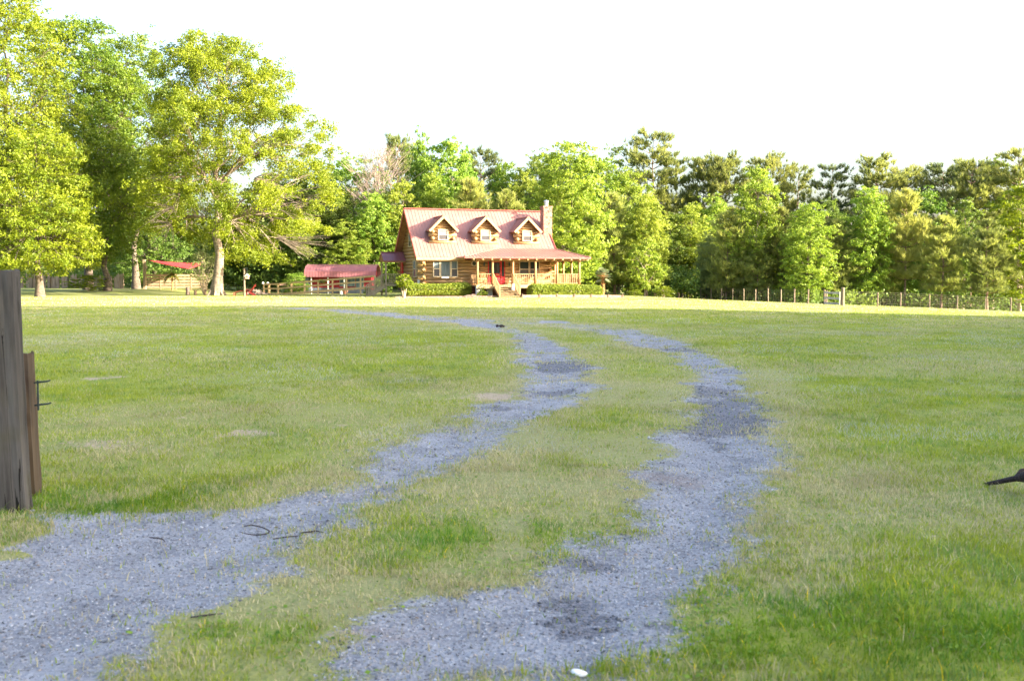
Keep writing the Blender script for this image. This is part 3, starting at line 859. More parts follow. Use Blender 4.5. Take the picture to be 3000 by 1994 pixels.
# entrance: red door with side lights
YD = YF - .03
f = MB()
f.box(6.34, 6.41, YD, YD + .2, ZF, 3.12); f.box(7.79, 7.86, YD, YD + .2, ZF, 3.12); f.box(6.41, 7.79, YD, YD + .2, 3.02, 3.12)
f.box(6.70, 6.80, YD, YD + .2, ZF, 3.02); f.box(7.45, 7.55, YD, YD + .2, ZF, 3.02)
f.box(6.41, 6.70, YD + .02, YD + .2, ZF, 1.75); f.box(7.55, 7.79, YD + .02, YD + .2, ZF, 1.75)
df = f.build('door_frame', M['red'], house)
MB().box(6.44, 6.68, YD + .04, YD + .2, 1.751, 3.0).build('side_light', M['glass'], df)
MB().box(7.57, 7.77, YD + .04, YD + .2, 1.751, 3.0).build('side_light', M['glass'], df)
d = MB().box(6.803, 7.447, YD + .05, YD + .15, ZF + .02, 3.0)
d.box(6.88, 7.08, YD + .035, YD + .05, 1.2, 1.85); d.box(7.17, 7.37, YD + .035, YD + .05, 1.2, 1.85)
dr = d.build('front_door', M['red'], house)
MB().box(6.87, 7.38, YD + .03, YD + .049, 1.98, 2.92).build('pane', M['glass'], dr)
MB().tube([(7.39, YD + .05, 1.98), (7.39, YD - .02, 1.98)], 0.03, 8).build('door_knob', M['metal'], dr)
for x in (5.98, 8.22):
    l = MB().box(x - .06, x + .06, YF - .16, YF - .04, 2.62, 2.86); l.prism([(x - .09, YF - .19, 2.86), (x + .09, YF - .19, 2.86), (x, YF - .19, 2.96)], (0, .17, 0))
    l.box(x - .03, x + .03, YF - .05, YF + .05, 2.7, 2.8)
    l.build('wall_lamp', M['iron'], house)

# dormers
DY, DH, DW = -3.27, 0.90, 1.24
ZRD = 6.84
for c in (2.62, 6.37, 10.15):
    mb = MB()
    z = 4.50
    yb = lambda zz: -(ZR - zz) / SL
    mb.box(c - DH + .03, c + DH - .03, DY + .03, DY + .5, 4.45, 5.72)
    mb.prism([(c - DH, DY + .05, 5.70), (c + DH, DY + .05, 5.70), (c, DY + .05, 5.70 + DH)], (0, 0.4, 0))
    i = 0
    while z < 5.6:
        zc = z + LOGH / 2
        e = 0.30 if i % 2 == 0 else 0.0
        mb.tube([(c - DH - e, DY, zc), (c + DH + e, DY, zc)], 0.15, 10)
        for s in (-1, 1):
            mb.tube([(c + s * DH, DY - (0.28 if i % 2 else 0.0), zc), (c + s * DH, yb(zc) + .1, zc)], 0.15, 10)
        z += LOGH; i += 1
    for zc in np.arange(5.72, 6.5, 0.2):
        hw = DH + .12 - (zc - 5.62)
        if hw > .1: mb.tube([(c - hw, DY, zc), (c + hw, DY, zc)], 0.105, 8)
    dm = mb.build('dormer', M['log'], house, smooth=True)
    r_ = MB()
    for s in (-1, 1):
        e0 = Vector((c + s * DW, DY - .50, ZRD - DW)); e1 = Vector((c + s * DW, yb(ZRD - DW) , ZRD - DW))
        t0 = Vector((c, DY - .50, ZRD)); t1 = Vector((c, yb(ZRD) + .1, ZRD))
        r_.slab([e0, e1, t1, t0], 0.10, 0, 1)
        nn = 9
        for k in range(nn):
            yk = DY - .46 + k * 0.3
            yend_low = yk
            zlow = ZRD - DW
            # clip where the rib meets the main roof
            zmeet = ZR - (-yk) * SL if yk < 0 else ZR
            zl = max(zlow, zmeet)
            if zl >= ZRD - .05: continue
            r_.bar((c + s * (ZRD - zl), yk, zl + .015), (c, yk, ZRD + .015), 0.045, 0.03, 0, up=(s, 0, 1))
    r_.bar((c, DY - .52, ZRD + .02), (c, yb(ZRD), ZRD + .02), .2, .05)
    r_.build('dormer_roof', [M['roof'], M['soffit']], dm)
    b_ = MB()
    for s in (-1, 1):
        b_.bar((c + s * (DW + .0), DY - .53, ZRD - DW - .08), (c, DY - .53, ZRD - .08), 0.05, 0.20, up=(s, 0, 1))
    b_.build('barge_board', M['trim'], dm)
    window(dm, c - .37, c + .37, 4.84, 5.62, DY - .16, 'double', M['screen'], upper=M['blind'])

# porch
PZ = ZE
mb = MB()
hipL = Vector((7.3, -3.77, 4.10)); eL = Vector((3.5, -7.0, PZ)); hipR = Vector((12.7, -3.77, 4.10)); eR = Vector((14.6, -7.0, PZ))
mb.slab([eL, eR, hipR, hipL], 0.09, 0, 1)
mb.slab([eL, hipL, Vector((3.5, -4.62, PZ))], 0.09, 0, 1)
mb.slab([eR, Vector((14.6, 0.3, PZ)), Vector((12.08, 0.3, 4.37)), Vector((12.08, -3.6, 4.37)), hipR], 0.09, 0, 1)
x = 3.7
sF = (4.10 - PZ) / 3.23
while x < 14.5:
    yt = -3.77
    if x < 7.3: yt = -7.0 + 3.23 * (x - 3.5) / 3.8
    if x > 12.7: yt = -7.0 + 3.23 * (14.6 - x) / 1.9
    mb.bar((x, -7.0, PZ + .015), (x, yt, PZ + .015 + sF * (yt + 7.0)), 0.045, 0.03)
    x += 0.30
mb.bar(eR + Vector((0, 0, .03)), hipR + Vector((0, 0, .03)), .18, .05)
mb.bar(eL + Vector((0, 0, .03)), hipL + Vector((0, 0, .03)), .16, .04)
pr = mb.build('porch_roof', [M['roof'], M['soffit']], house)
mb = MB()
mb.box(3.5, 14.64, -7.05, -7.005, PZ - .13, PZ - .005); mb.box(14.605, 14.65, -7.0, 0.3, PZ - .13, PZ - .005)
mb.build('eave_trim', M['roof_trim'], pr)
x = 4.3
while x < 14.3:
    MB().box(x - .045, x + .045, -7.02, -6.4, PZ - .25, PZ - .135).build('rafter_tail', M['trim'], house); x += 0.78
for k in range(8):
    MB().box(14.0, 14.62, -6.6 + k * .9 - .045, -6.6 + k * .9 + .045, PZ - .25, PZ - .135).build('rafter_tail', M['trim'], house)
mb = MB()
mb.box(4.6, 13.95, -6.6, -6.42, 3.02, 3.19); mb.box(13.72, 13.9, -6.42, .1, 3.02, 3.19)
mb.build('porch_beam', M['post_log'], house)
mb = MB()
mb.box(4.6, 14.0, -6.72, -WY - .17, ZF - .13, ZF - .01); mb.box(WX1 + .2, 14.0, -WY - .17, .1, ZF - .13, ZF - .01)
mb.build('porch_deck', M['deck'], house)
mb = MB().box(4.58, 14.02, -6.76, -6.722, ZF - .32, ZF - .02); mb.box(14.002, 14.04, -6.72, .1, ZF - .32, ZF - .02)
mb.build('rim_board', M['trim'], house)
px_ = [4.74, 6.04, 7.82, 9.82, 11.76, 13.8]
posts = [(x, -6.5) for x in px_] + [(13.8, -4.71), (13.8, -2.75), (13.8, -0.62)]
for x, y in posts:
    MB().tube([(x, y, ZF - .02), (x, y, 2.2), (x, y, 3.03)], [0.105, 0.098, 0.10], 10).build('porch_post', M['post_log'], house, smooth=True)
def railing(a, b, z0a, z0b, name='railing', mat=None, parent=house, hgt=0.88, step=0.17, rr=0.034):
    mb = MB(); a = Vector((a[0], a[1], z0a)); b = Vector((b[0], b[1], z0b)); n = int((b - a).length / step)
    mb.bar(a + Vector((0, 0, hgt)), b + Vector((0, 0, hgt)), .10, .06); mb.bar(a + Vector((0, 0, .10)), b + Vector((0, 0, .10)), .06, .06)
    rg = random.Random(int(a.x * 100) + 3)
    for k in range(1, n):
        p = a.lerp(b, k / n)
        mb.tube([p + Vector((0, 0, .1)), p + Vector((rg.uniform(-.01, .01), 0, hgt))], rr * rg.uniform(.85, 1.15), 6)
    return mb.build(name, mat or M['rail'], parent)
for i in (0, 2, 3, 4): railing((px_[i] + .1, -6.5), (px_[i + 1] - .1, -6.5), ZF, ZF)
railing((4.74, -6.4), (4.74, -4.3), ZF, ZF)
for y0, y1 in ((-6.4, -4.81), (-4.61, -2.85), (-2.65, -.72)): railing((13.8, y0), (13.8, y1), ZF, ZF)
# steps
st = MB(); nst = 6
for k in range(nst):
    z = ZF - .02 - (k + 1) * (ZF - .0) / (nst + 1) ; y = -6.78 - k * .27
    st.box(6.14, 7.72, y - .29, y, z - .05, z)
steps = st.build('steps', M['trim'], house)
for x in (6.11, 7.75):
    MB().bar((x, -6.76, ZF - .2), (x, -8.35, -.02), .05, .26).build('stringer', M['rail'], steps)
for x in (6.06, 7.80):
    MB().box(x - .05, x + .05, -8.42, -8.32, -0.1, 1.02).build('newel_post', M['rail'], house)
    railing((x, -6.6), (x, -8.32), ZF, 0.02, 'handrail', M['rail'], house, .92, .15, .022)
# piers and dark void below the deck
for x, y in ((4.85, -6.4), (6.05, -5.6), (9.8, -6.3), (13.7, -6.4)):
    MB().box(x - .2, x + .2, y - .2, y + .2, -.3, ZF - .14).build('pier', M['concrete'], house)

# side porch on the left gable
mb = MB()
zr2, ze2 = 3.88, 3.12
mb.slab([(-1.45, 1.85, ze2), (WX0, 1.85, ze2), (WX0, 3.05, zr2), (-1.45, 3.05, zr2)], .09, 0, 1)
mb.slab([(-1.45, 4.25, ze2), (WX0, 4.25, ze2), (WX0, 3.05, zr2), (-1.45, 3.05, zr2)], .09, 0, 1)
ribs(mb, (-1.43, 1.85, ze2), (WX0 - .2, 1.85, ze2), (-1.43, 3.05, zr2), (WX0 - .2, 3.05, zr2), .25)
mb.bar((-1.46, 3.05, zr2 + .02), (WX0, 3.05, zr2 + .02), .2, .05)
sr = mb.build('side_porch_roof', [M['shed_roof'], M['soffit']], house)
mb = MB().box(-1.45, WX0 - .17, 1.80, 1.845, ze2 - .16, ze2 - .01)
mb.prism([(-1.40, 1.95, ze2 - .06), (-1.40, 4.15, ze2 - .06), (-1.40, 3.05, zr2 - .1)], (.05, 0, 0))
mb.build('side_porch_gable', M['soffit'], sr)
MB().box(-1.3, WX0 - .17, 1.95, 4.2, ZF - .16, ZF).build('side_deck', M['stair_wood'], house)
for x, y in ((-1.2, 2.05), (-1.2, 4.05)):
    MB().box(x - .07, x + .07, y - .07, y + .07, -.1, 3.05).build('side_post', M['stair_wood'], house)
railing((-1.1, 2.05), (WX0 - .2, 2.05), ZF, ZF, 'side_railing', M['stair_wood'])
st = MB()
for k in range(5):
    z = ZF - (k + 1) * ZF / 6; x = -1.32 - k * .27
    st.box(x - .28, x, 2.1, 3.1, z - .05, z)
ss = st.build('side_steps', M['stair_wood'], house)
for y in (2.07, 3.13): MB().bar((-1.3, y, ZF - .2), (-2.75, y, -.02), .05, .26).build('stringer', M['stair_wood'], ss)
for y in (2.05, 3.15):
    MB().box(-2.80, -2.70, y - .05, y + .05, -.1, 1.0).build('side_newel_post', M['stair_wood'], house)
    railing((-1.27, y), (-2.7, y), ZF, .05, 'side_handrail', M['stair_wood'], house, .92, .16, .024)

# porch furniture
def rocking_chair(u, y, label, rz=0.0):
    t = thing('rocking_chair', HW(u, y, ZF), label, 'chair', TH + rz, 'rocking chairs on the front porch')
    MB().box(-.27, .27, -.25, .25, .40, .44).build('seat', M['rail'], t)
    b = MB()
    for k in range(6): b.bar((-.24 + k * .096, .24, .44), (-.24 + k * .096, .40, 1.12), .05, .02)
    b.bar((-.28, .40, 1.12), (.28, .40, 1.12), .05, .09)
    b.build('backrest', M['rail'], t)
    for s in (-1, 1):
        for yy in (-.22, .22): MB().bar((s * .25, yy, .05), (s * .25, yy, .44 if yy > 0 else .64), .045, .045, up=(0, 1, 0)).build('leg', M['rail'], t)
        MB().bar((s * .28, -.28, .65), (s * .28, .32, .65), .08, .03).build('arm', M['rail'], t)
        MB().tube([(s * .25, -.42, .05), (s * .25, -.1, .018), (s * .25, .2, .018), (s * .25, .48, .06)], .018, 6).build('rocker', M['rail'], t)
rocking_chair(8.75, -5.1, 'wooden rocking chair on the porch just right of the steps', R(8))
rocking_chair(10.6, -5.1, 'wooden rocking chair on the porch under the wide front window', R(-6))
t = thing('porch_bench', HW(5.35, -5.0, ZF), 'rustic log bench on the porch left of the red door', 'bench', TH)
mb = MB()
for k in range(3): mb.tube([(-.55, -.2 + k * .18, .44), (.55, -.2 + k * .18, .44)], .085, 8)
mb.build('seat', M['post_log'], t, smooth=True)
mb = MB()
for k in range(7): mb.tube([(-.5 + k * .167, .24, .45), (-.5 + k * .167, .30, .95)], .035, 6)
mb.tube([(-.6, .3, .97), (.6, .3, .97)], .06, 8)
mb.build('backrest', M['post_log'], t, smooth=True)
for s in (-1, 1):
    for yy in (-.18, .22): MB().tube([(s * .48, yy, 0), (s * .48, yy, .42)], .06, 8).build('leg', M['post_log'], t, smooth=True)
# small white garden figure beside the steps
g0 = HW(7.45, -8.1, 0); g0.z = thf(g0.x, g0.y)
t = thing('garden_figure', (g0.x, g0.y, ZF * 3 / 7 - .02), 'small white seated animal ornament at the right side of the front steps', 'ornament', TH)
t.location = HW(7.52, -7.46, ZF - .02 - 3 * ZF / 7)
b = MB().lathe([(.10, 0), (.15, .04), (.155, .14), (.12, .27), (.085, .36), (.06, .40)], (0, 0, 0), 14)
b.build('body', M['stone_white'], t, smooth=True)
h = MB().lathe([(.02, -.09), (.075, -.06), (.095, 0), (.075, .06), (.02, .09)], (0, -.03, .46), 12)
for s in (-1, 1): h.add([(s * .03, -.03, .52), (s * .09, -.03, .50), (s * .075, -.03, .60), (s * .06, .02, .52)], [(0, 1, 2), (1, 3, 2), (3, 0, 2), (0, 3, 1)])
h.add([(-.03, -.11, .43), (.03, -.11, .43), (.03, -.16, .45), (-.03, -.16, .45), (0, -.11, .48)], [(0, 1, 2, 3), (3, 2, 4), (0, 3, 4), (2, 1, 4)])
h.build('head', M['stone_white'], t, smooth=False)
# ------------------------------------------------------------------ vegetation
def leaf_quads(C, nrm, ln, wd, rng, fold=0.0):
    """diamond leaves at centres C with rough normals nrm (n,3)"""
    n = len(C)
    nrm = nrm / (np.linalg.norm(nrm, axis=1, keepdims=True) + 1e-9)
    r = rng.normal(0, 1, (n, 3)); t = r - nrm * np.sum(r * nrm, 1, keepdims=True)
    t /= np.linalg.norm(t, axis=1, keepdims=True) + 1e-9
    b = np.cross(nrm, t)
    ln = np.asarray(ln).reshape(-1, 1); wd = np.asarray(wd).reshape(-1, 1)
    V = np.stack([C - t * ln / 2, C + b * wd / 2 - t * ln * 0.05, C + t * ln / 2, C - b * wd / 2 - t * ln * 0.05], 1).reshape(-1, 3)
    return V, np.arange(4 * n).reshape(n, 4)

class Tubes:
    def __init__(self): self.V = []; self.F = []; self.o = 0
    def add(self, pts, rad, n=5):
        pts = np.asarray(pts, float); rad = np.asarray(rad, float); m = len(pts)
        d = np.gradient(pts, axis=0); d /= np.linalg.norm(d, axis=1, keepdims=True) + 1e-9
        ref = np.where(np.abs(d[:, 2:3]) < 0.9, np.array([[0, 0, 1.0]]), np.array([[1.0, 0, 0]]))
        if np.abs(d[:, 2]).min() < 0.9 < np.abs(d[:, 2]).max(): ref = np.tile([[0.6, 0.8, 0.01]], (m, 1))
        s = ref - d * np.sum(ref * d, 1, keepdims=True); s /= np.linalg.norm(s, axis=1, keepdims=True) + 1e-9
        t = np.cross(d, s)
        a = np.arange(n) * 2 * np.pi / n
        V = pts[:, None] + (s[:, None] * np.cos(a)[None, :, None] + t[:, None] * np.sin(a)[None, :, None]) * rad[:, None, None]
        self.V.append(V.reshape(-1, 3)); self.F.append(grid_faces(m, n, True) + self.o); self.o += m * n
    def mesh(self, name, mat, **k):
        return np_obj(name, np.concatenate(self.V), [np.concatenate(self.F)], mat, smooth=True, **k)

def bez(p0, p1, p2, n):
    t = np.linspace(0, 1, n)[:, None]
    return (1 - t) ** 2 * p0 + 2 * t * (1 - t) * p1 + t ** 2 * p2

def scatter_clumps(rng, n, env, z0, z1, dmin, zpow=1.0, rpow=0.45):
    pts = []
    for _ in range(n * 40):
        z = z0 + (z1 - z0) * rng.uniform() ** zpow; a = rng.uniform(0, 2 * np.pi)
        r = env(z, a) * rng.uniform() ** rpow
        p = np.array([r * np.cos(a), r * np.sin(a), z])
        if all(np.sum(((p - q) * np.array([1, 1, 1.35])) ** 2) > dmin ** 2 for q in pts):
            pts.append(p)
            if len(pts) >= n: break
    return np.array(pts)

def leaf_cloud(rng, clumps, rad, per, size, flat=0.6, droop=0.0, aspect=0.6, cvar=0.25):
    Vs = []; Fs = []; var = []; o = 0
    for c, r in zip(clumps, rad):
        m = int(per * (r / np.mean(rad)) ** 2)
        # a clump is a few sprays, not a ball
        k = max(4, int(7 + 6 * r))
        sc = rng.normal(0, 0.52, (k, 3)) * r * np.array([1, 1, flat]); sv = rng.normal(0, 0.17, k)
        w = rng.randint(0, k, m)
        P = c + sc[w] + rng.normal(0, 0.155, (m, 3)) * r * np.array([1, 1, flat])
        P[:, 2] -= droop * rng.uniform(0, 1, m) ** 2 * r
        nrm = rng.normal(0, 0.75, (m, 3)) + np.array([0, 0, 0.15]) + (P - c) / (r + 1e-6) * 0.7
        s = size * rng.uniform(0.6, 1.35, m)
        V, F = leaf_quads(P, nrm, s, s * aspect, rng)
        Vs.append(V); Fs.append(F + o); o += len(V)
        var.append(np.repeat(np.clip(0.5 + rng.normal(0, cvar) * 0.6 + sv[w] + rng.normal(0, 0.10, m), 0, 1), 4))
    return np.concatenate(Vs), np.concatenate(Fs), np.concatenate(var)

def broad_tree(seed, H, env, zfork, z0, nclump, dmin, crad, per, leaf, trunk_r, nlimb=7, lean=0.0, flat=0.6, droop=0.0, sparse=1.0, twigs=True, zpow=0.9, rpow=0.45, aspect=0.6, ztop=None, spread=0.55, cvar=0.25, keep=None):
    """returns (trunk mesh object data, crown data) as (tubes, V, F, var)"""
    rng = np.random.RandomState(seed)
    cl = scatter_clumps(rng, nclump, env, z0, H - crad * 0.4, dmin, zpow, rpow)
    if keep is not None: cl = cl[[keep(q) for q in cl]]
    tb = Tubes()
    top = np.array([lean * 0.5, 0, (ztop or H * 0.86)])
    # trunk with a wobble
    n = 12; t = np.linspace(0, 1, n)[:, None]
    tr = t * top + np.concatenate([rng.normal(0, 0.012, (n, 2)) * H * np.sin(np.pi * t), np.zeros((n, 1))], 1)
    tt = np.linspace(0, 1, n)
    trad = trunk_r * (1 - 0.93 * tt ** 0.85); trad[0] *= 1.35
    tb.add(tr, np.maximum(trad, 0.02), 9)
    def trunk_at(z):
        f = np.clip(z / top[2], 0, 1) * (n - 1); i = int(min(f, n - 2)); q = f - i
        return tr[i] * (1 - q) + tr[i + 1] * q, np.interp(f, np.arange(n), trad)
    # limbs: group clumps by direction and height
    k = nlimb
    cen = cl[rng.choice(len(cl), min(k, len(cl)), replace=False)]
    for _ in range(6):
        d = np.linalg.norm(cl[:, None] - cen[None], axis=2); own = d.argmin(1)
        cen = np.array([cl[own == j].mean(0) if np.any(own == j) else cen[j] for j in range(len(cen))])
    for j in range(len(cen)):
        mem = cl[own == j]
        if len(mem) == 0: continue
        rc = np.hypot(cen[j, 0] - tr[-1, 0], cen[j, 1])
        zs = np.clip(cen[j, 2] - rc * spread - 0.6, zfork * rng.uniform(0.95, 1.15), top[2] * 0.97)
        p0, r0 = trunk_at(zs)
        p2 = p0 + (cen[j] - p0) * 0.85
        mid = (p0 + p2) / 2 + np.array([0, 0, 0.10 * rc]) + rng.normal(0, 0.06, 3) * rc
        L = bez(p0, mid, p2, 8)
        lr = max(0.035, min(r0 * 0.62, 0.055 * (np.linalg.norm(cen[j] - p0) ** 0.9)))
        tb.add(L, np.linspace(lr, lr * 0.35, 8), 6)
        for c in mem:
            s = rng.uniform(0.35, 1.0); i = int(s * 7); q0 = L[i]
            mm = (q0 + c) / 2 + rng.normal(0, 0.08, 3) * np.linalg.norm(c - q0) + np.array([0, 0, .08 * np.linalg.norm(c - q0)])
            B = bez(q0, mm, c, 6); br = max(0.014, lr * 0.38 * (1 - 0.4 * s))
            tb.add(B, np.linspace(br, br * 0.3, 6), 4)
            if twigs:
                for _ in range(4):
                    e = c + rng.normal(0, 0.6, 3) * crad * np.array([1, 1, flat]); q1 = B[rng.randint(2, 5)]
                    tb.add(bez(q1, (q1 + e) / 2 + rng.normal(0, .1, 3), e, 4), np.linspace(br * 0.5, 0.006, 4), 3)
    radii = crad * rng.uniform(0.65, 1.3, len(cl))
    V, F, var = leaf_cloud(rng, cl, radii, per * sparse, leaf, flat, droop, aspect, cvar)
    return tb, V, F, var

def needle_sprays(rng, P, D, per, ln, wd, up=0.35):
    """each point P throws a tuft of thin needles round the direction D"""
    n = len(P); m = n * per
    base = np.repeat(P, per, 0); d = np.repeat(D, per, 0) + rng.normal(0, 0.5, (m, 3)) + np.array([0, 0, up])
    d /= np.linalg.norm(d, axis=1, keepdims=True)
    s = np.cross(d, rng.normal(0, 1, (m, 3))); s /= np.linalg.norm(s, axis=1, keepdims=True) + 1e-9
    L = (ln * rng.uniform(0.6, 1.25, m))[:, None]
    base = base + d * L * 0.15
    V = np.stack([base - s * wd / 2, base + s * wd / 2, base + d * L + s * wd * 0.15, base + d * L - s * wd * 0.15], 1).reshape(-1, 3)
    return V, np.arange(4 * m).reshape(m, 4)

def pine_tree(seed, H, zc, rmax, trunk_r, shape='mature', nwhorl=13, per=14, ln=0.42, wd=0.05, tuft=9):
    rng = np.random.RandomState(seed); tb = Tubes()
    n = 10; t = np.linspace(0, 1, n)
    wob = np.cumsum(rng.normal(0, 0.006, (n, 2)) * H, 0) * t[:, None]
    tr = np.stack([wob[:, 0], wob[:, 1], t * H * 0.97], 1)
    trad = np.maximum(trunk_r * (1 - 0.9 * t), 0.02); trad[0] *= 1.2
    tb.add(tr, trad, 8)
    P = []; D = []; var = []
    for w in range(nwhorl):
        f = (w + rng.uniform(-.3, .3)) / (nwhorl - 1); f = min(max(f, 0), 1)
        z = zc + (H * 0.95 - zc) * f ** (0.85 if shape == 'mature' else 1.0)
        if shape == 'mature': rr = rmax * math.sqrt(max(0.0, 1 - (max(0, f - 0.35) / 0.72) ** 2)) * (0.62 + 0.38 * min(1, f / 0.35))
        else: rr = rmax * (1 - f) ** 0.62 * (0.60 + 0.40 * min(1, f * 5)) + 0.25
        nb = rng.randint(4, 7) if shape == 'mature' else rng.randint(5, 8)
        c = np.array([np.interp(z, tr[:, 2], tr[:, 0]), np.interp(z, tr[:, 2], tr[:, 1]), z])
        a0 = rng.uniform(0, 6.28)
        for b in range(nb):
            if shape == 'mature' and rng.uniform() < 0.20: continue
            a = a0 + 6.283 * b / nb + rng.normal(0, 0.25); L = rr * rng.uniform(0.55, 1.12)
            rise = (0.05 + 0.55 * f) * L if shape == 'mature' else (0.22 + 0.5 * f) * L
            e = c + np.array([math.cos(a) * L, math.sin(a) * L, rise])
            Bz = bez(c, (c + e) / 2 + np.array([0, 0, -0.08 * L if shape != 'mature' else 0.06 * L]), e, 6)
            br = max(0.015, 0.016 * L + 0.008)
            tb.add(Bz, np.linspace(br, 0.01, 6), 4)
            m = max(3, int(L * tuft))
            cv = rng.normal(0, 0.16)
            lo = 0.30 if shape == 'mature' else 0.12
            for q in range(m):
                s = lo + (1 - lo) * rng.uniform() ** 0.7
                p = bez(c, (c + e) / 2, e, 2)[0] * (1 - s) + e * s
                off = rng.normal(0, 0.17, 3) * L * np.array([1, 1, 0.75]) * (0.35 + 0.65 * s)
                P.append(p + off); dd = (e - c) / (np.linalg.norm(e - c) + 1e-6) * 0.7 + np.array([0, 0, 0.75]); D.append(dd)
                var.append(np.clip(0.45 + cv + rng.normal(0, 0.2), 0, 1))
    P = np.array(P); D = np.array(D)
    V, F = needle_sprays(rng, P, D, per, ln, wd)
    return tb, V, F, np.repeat(np.array(var), per * 4)

def place_tree(name, data, leafm, barkm, loc, label, group, cat='tree', crown='crown'):
    tb, V, F, var = data
    t = thing(name, loc, label, cat, 0.0, group)
    tb.mesh('trunk', barkm, parent=t)
    np_obj(crown, V, [F], leafm, {'var': var}, parent=t)
    return t

def interp_env(zs, rs_):
    return lambda z, a: float(np.interp(z, zs, rs_))

def sided_env(zs, rl, rr):
    def f(z, a):
        l = np.interp(z, zs, rl); r = np.interp(z, zs, rr); w = 0.5 + 0.5 * math.cos(a)
        return float(l * (1 - w) + r * w)
    return f

# the big oak in front of the woods
oz = [3.0, 4.5, 6.5, 8.4, 11, 13.8, 16.1, 18.5, 20.5, 22.6, 23.4]
orr = [8.6, 10.6, 11.0, 11.2, 11.8, 11.6, 10.0, 7.4, 6.4, 3.8, 1.5]
ol = [0.5, 1.5, 6.0, 6.2, 6.0, 5.8, 5.2, 5.0, 4.9, 3.2, 1.5]
ob = on(636, 91)
oak = broad_tree(21, 23.6, sided_env(oz, ol, orr), 6.0, 3.2, 260, 1.4, 1.2, 620, 0.18, 0.50, 15, lean=1.2, flat=0.5, droop=0.5, rpow=0.40, zpow=0.95, ztop=20.5, spread=0.55, cvar=0.2, keep=lambda q: not ((q[0] > -1 and abs(q[1] + 0.305 * q[0]) < 1.9 and q[2] < 5.0 + 0.26 * q[0]) or (abs(q[0]) < 2.4 and q[1] < 1 and q[2] < 6.8) or (q[0] < 0.5 and q[2] < 5.4)))
# bare twig sprays seen under the crown
_rng = np.random.RandomState(5)
for cx, cy, cz in ((7.5, -3, 8.5), (6.2, -4, 9.6), (8.6, -3.5, 4.4), (9.4, -2.5, 4.0), (-3.6, -4.5, 7.0), (-2.5, -5, 8.2), (3, -6, 9.0), (9.0, -2, 7.0), (-4.4, -3.0, 5.6)):
    for _ in range(20):
        p0 = np.array([cx * 0.72, cy * 0.8, cz + 0.7]); e = np.array([cx, cy, cz]) + _rng.normal(0, 1.0, 3) * np.array([1, .6, .8])
        m_ = (p0 + e) / 2 + _rng.normal(0, 0.15, 3) + np.array([0, 0, .2])
        oak[0].add(bez(p0, m_, e, 5), np.linspace(0.035, 0.012, 5), 3)
# root flare
for k in range(7):
    a = k * 0.9 + .3
    oak[0].add(bez(np.array([0.35 * math.cos(a), 0.35 * math.sin(a), 0.9]), np.array([0.5 * math.cos(a), 0.5 * math.sin(a), 0.25]), np.array([1.0 * math.cos(a), 1.0 * math.sin(a), -0.12]), 5), np.linspace(0.2, 0.08, 5), 6)
place_tree('oak_tree', oak, M['leaf_oak'], M['bark_oak'], ob, 'big spreading yellow green oak with a thick bare lower trunk standing alone on the lawn', None)

# tall trees on the left
def left_tree(px, Y, H, zs, rl, rr, seed, mat, label, nclump=200, dmin=1.5, crad=1.35, per=300, leaf=0.24, z0=None, zf=None, tr=0.45, **k):
    b = on(px, Y)
    d = broad_tree(seed, H, sided_env(zs, rl, rr), zf or zs[0] + 1.5, z0 or zs[0], nclump, dmin, crad, per, leaf, tr, 10, **k)
    return place_tree('leafy_tree', d, mat, M['bark'], b, label, 'tall leafy trees at the left')
left_tree(40, 88, 27.5, [10.5, 13, 17, 21, 25, 27.5], [5, 6.5, 7, 6.5, 5.5, 3], [3.5, 5.5, 5.2, 4.6, 3.6, 1.5], 31, M['leaf_oak'], 'tallest yellow green tree at the left edge, its top reaching the upper frame', 170, 1.45, 1.3, 300, 0.21, tr=0.5)
left_tree(262, 102, 27.2, [9.5, 13, 17, 21, 24, 27], [5.5, 6, 5.5, 5, 4.3, 2], [4.5, 5, 5, 5.0, 4.4, 2.2], 32, M['leaf_oak2'], 'tall round topped leafy tree between the left edge tree and the slim dark one', 170, 1.5, 1.35, 300, 0.24)
left_tree(402, 110, 27.6, [9, 13, 17, 20, 23, 26, 27.5], [4.5, 5, 5.2, 4.8, 4.0, 3.0, 1.4], [4.5, 5.6, 5.8, 5.6, 4.8, 3.6, 1.8], 33, M['leaf_deep'], 'slimmer dark green tree with open branching just left of the big oak', 160, 1.5, 1.2, 260, 0.24, tr=0.4)
left_tree(120, 84, 14.0, [2.4, 3.4, 5, 8, 11, 13, 14], [5.5, 6, 6, 6.0, 5.2, 4, 2], [3.6, 4.6, 4.8, 4.4, 3.4, 2.4, 1], 34, M['leaf_yellow'], 'lower dense bright tree with skirts hanging almost to the grass behind the gate post', 190, 1.25, 1.2, 330, 0.20, tr=0.35)
left_tree(318, 98, 15.5, [3.2, 4.5, 7, 10, 13, 15.3], [4.6, 5.2, 5.4, 5.0, 3.6, 1.4], [2.0, 2.6, 4, 4.2, 3, 1.2], 35, M['leaf_oak2'], 'mid height leafy tree with low hanging boughs left of the red shade sail', 150, 1.4, 1.25, 300, 0.22, tr=0.35)
left_tree(455, 116, 15, [1.5, 4, 7, 10, 13, 14.8], [5, 5.5, 5.4, 4.6, 3.2, 1.2], [5, 5.5, 5.4, 4.6, 3.2, 1.2], 36, M['leaf_mid'], 'shaded mid green tree directly behind the pale board fence', 140, 1.5, 1.4, 260, 0.26, tr=0.35)

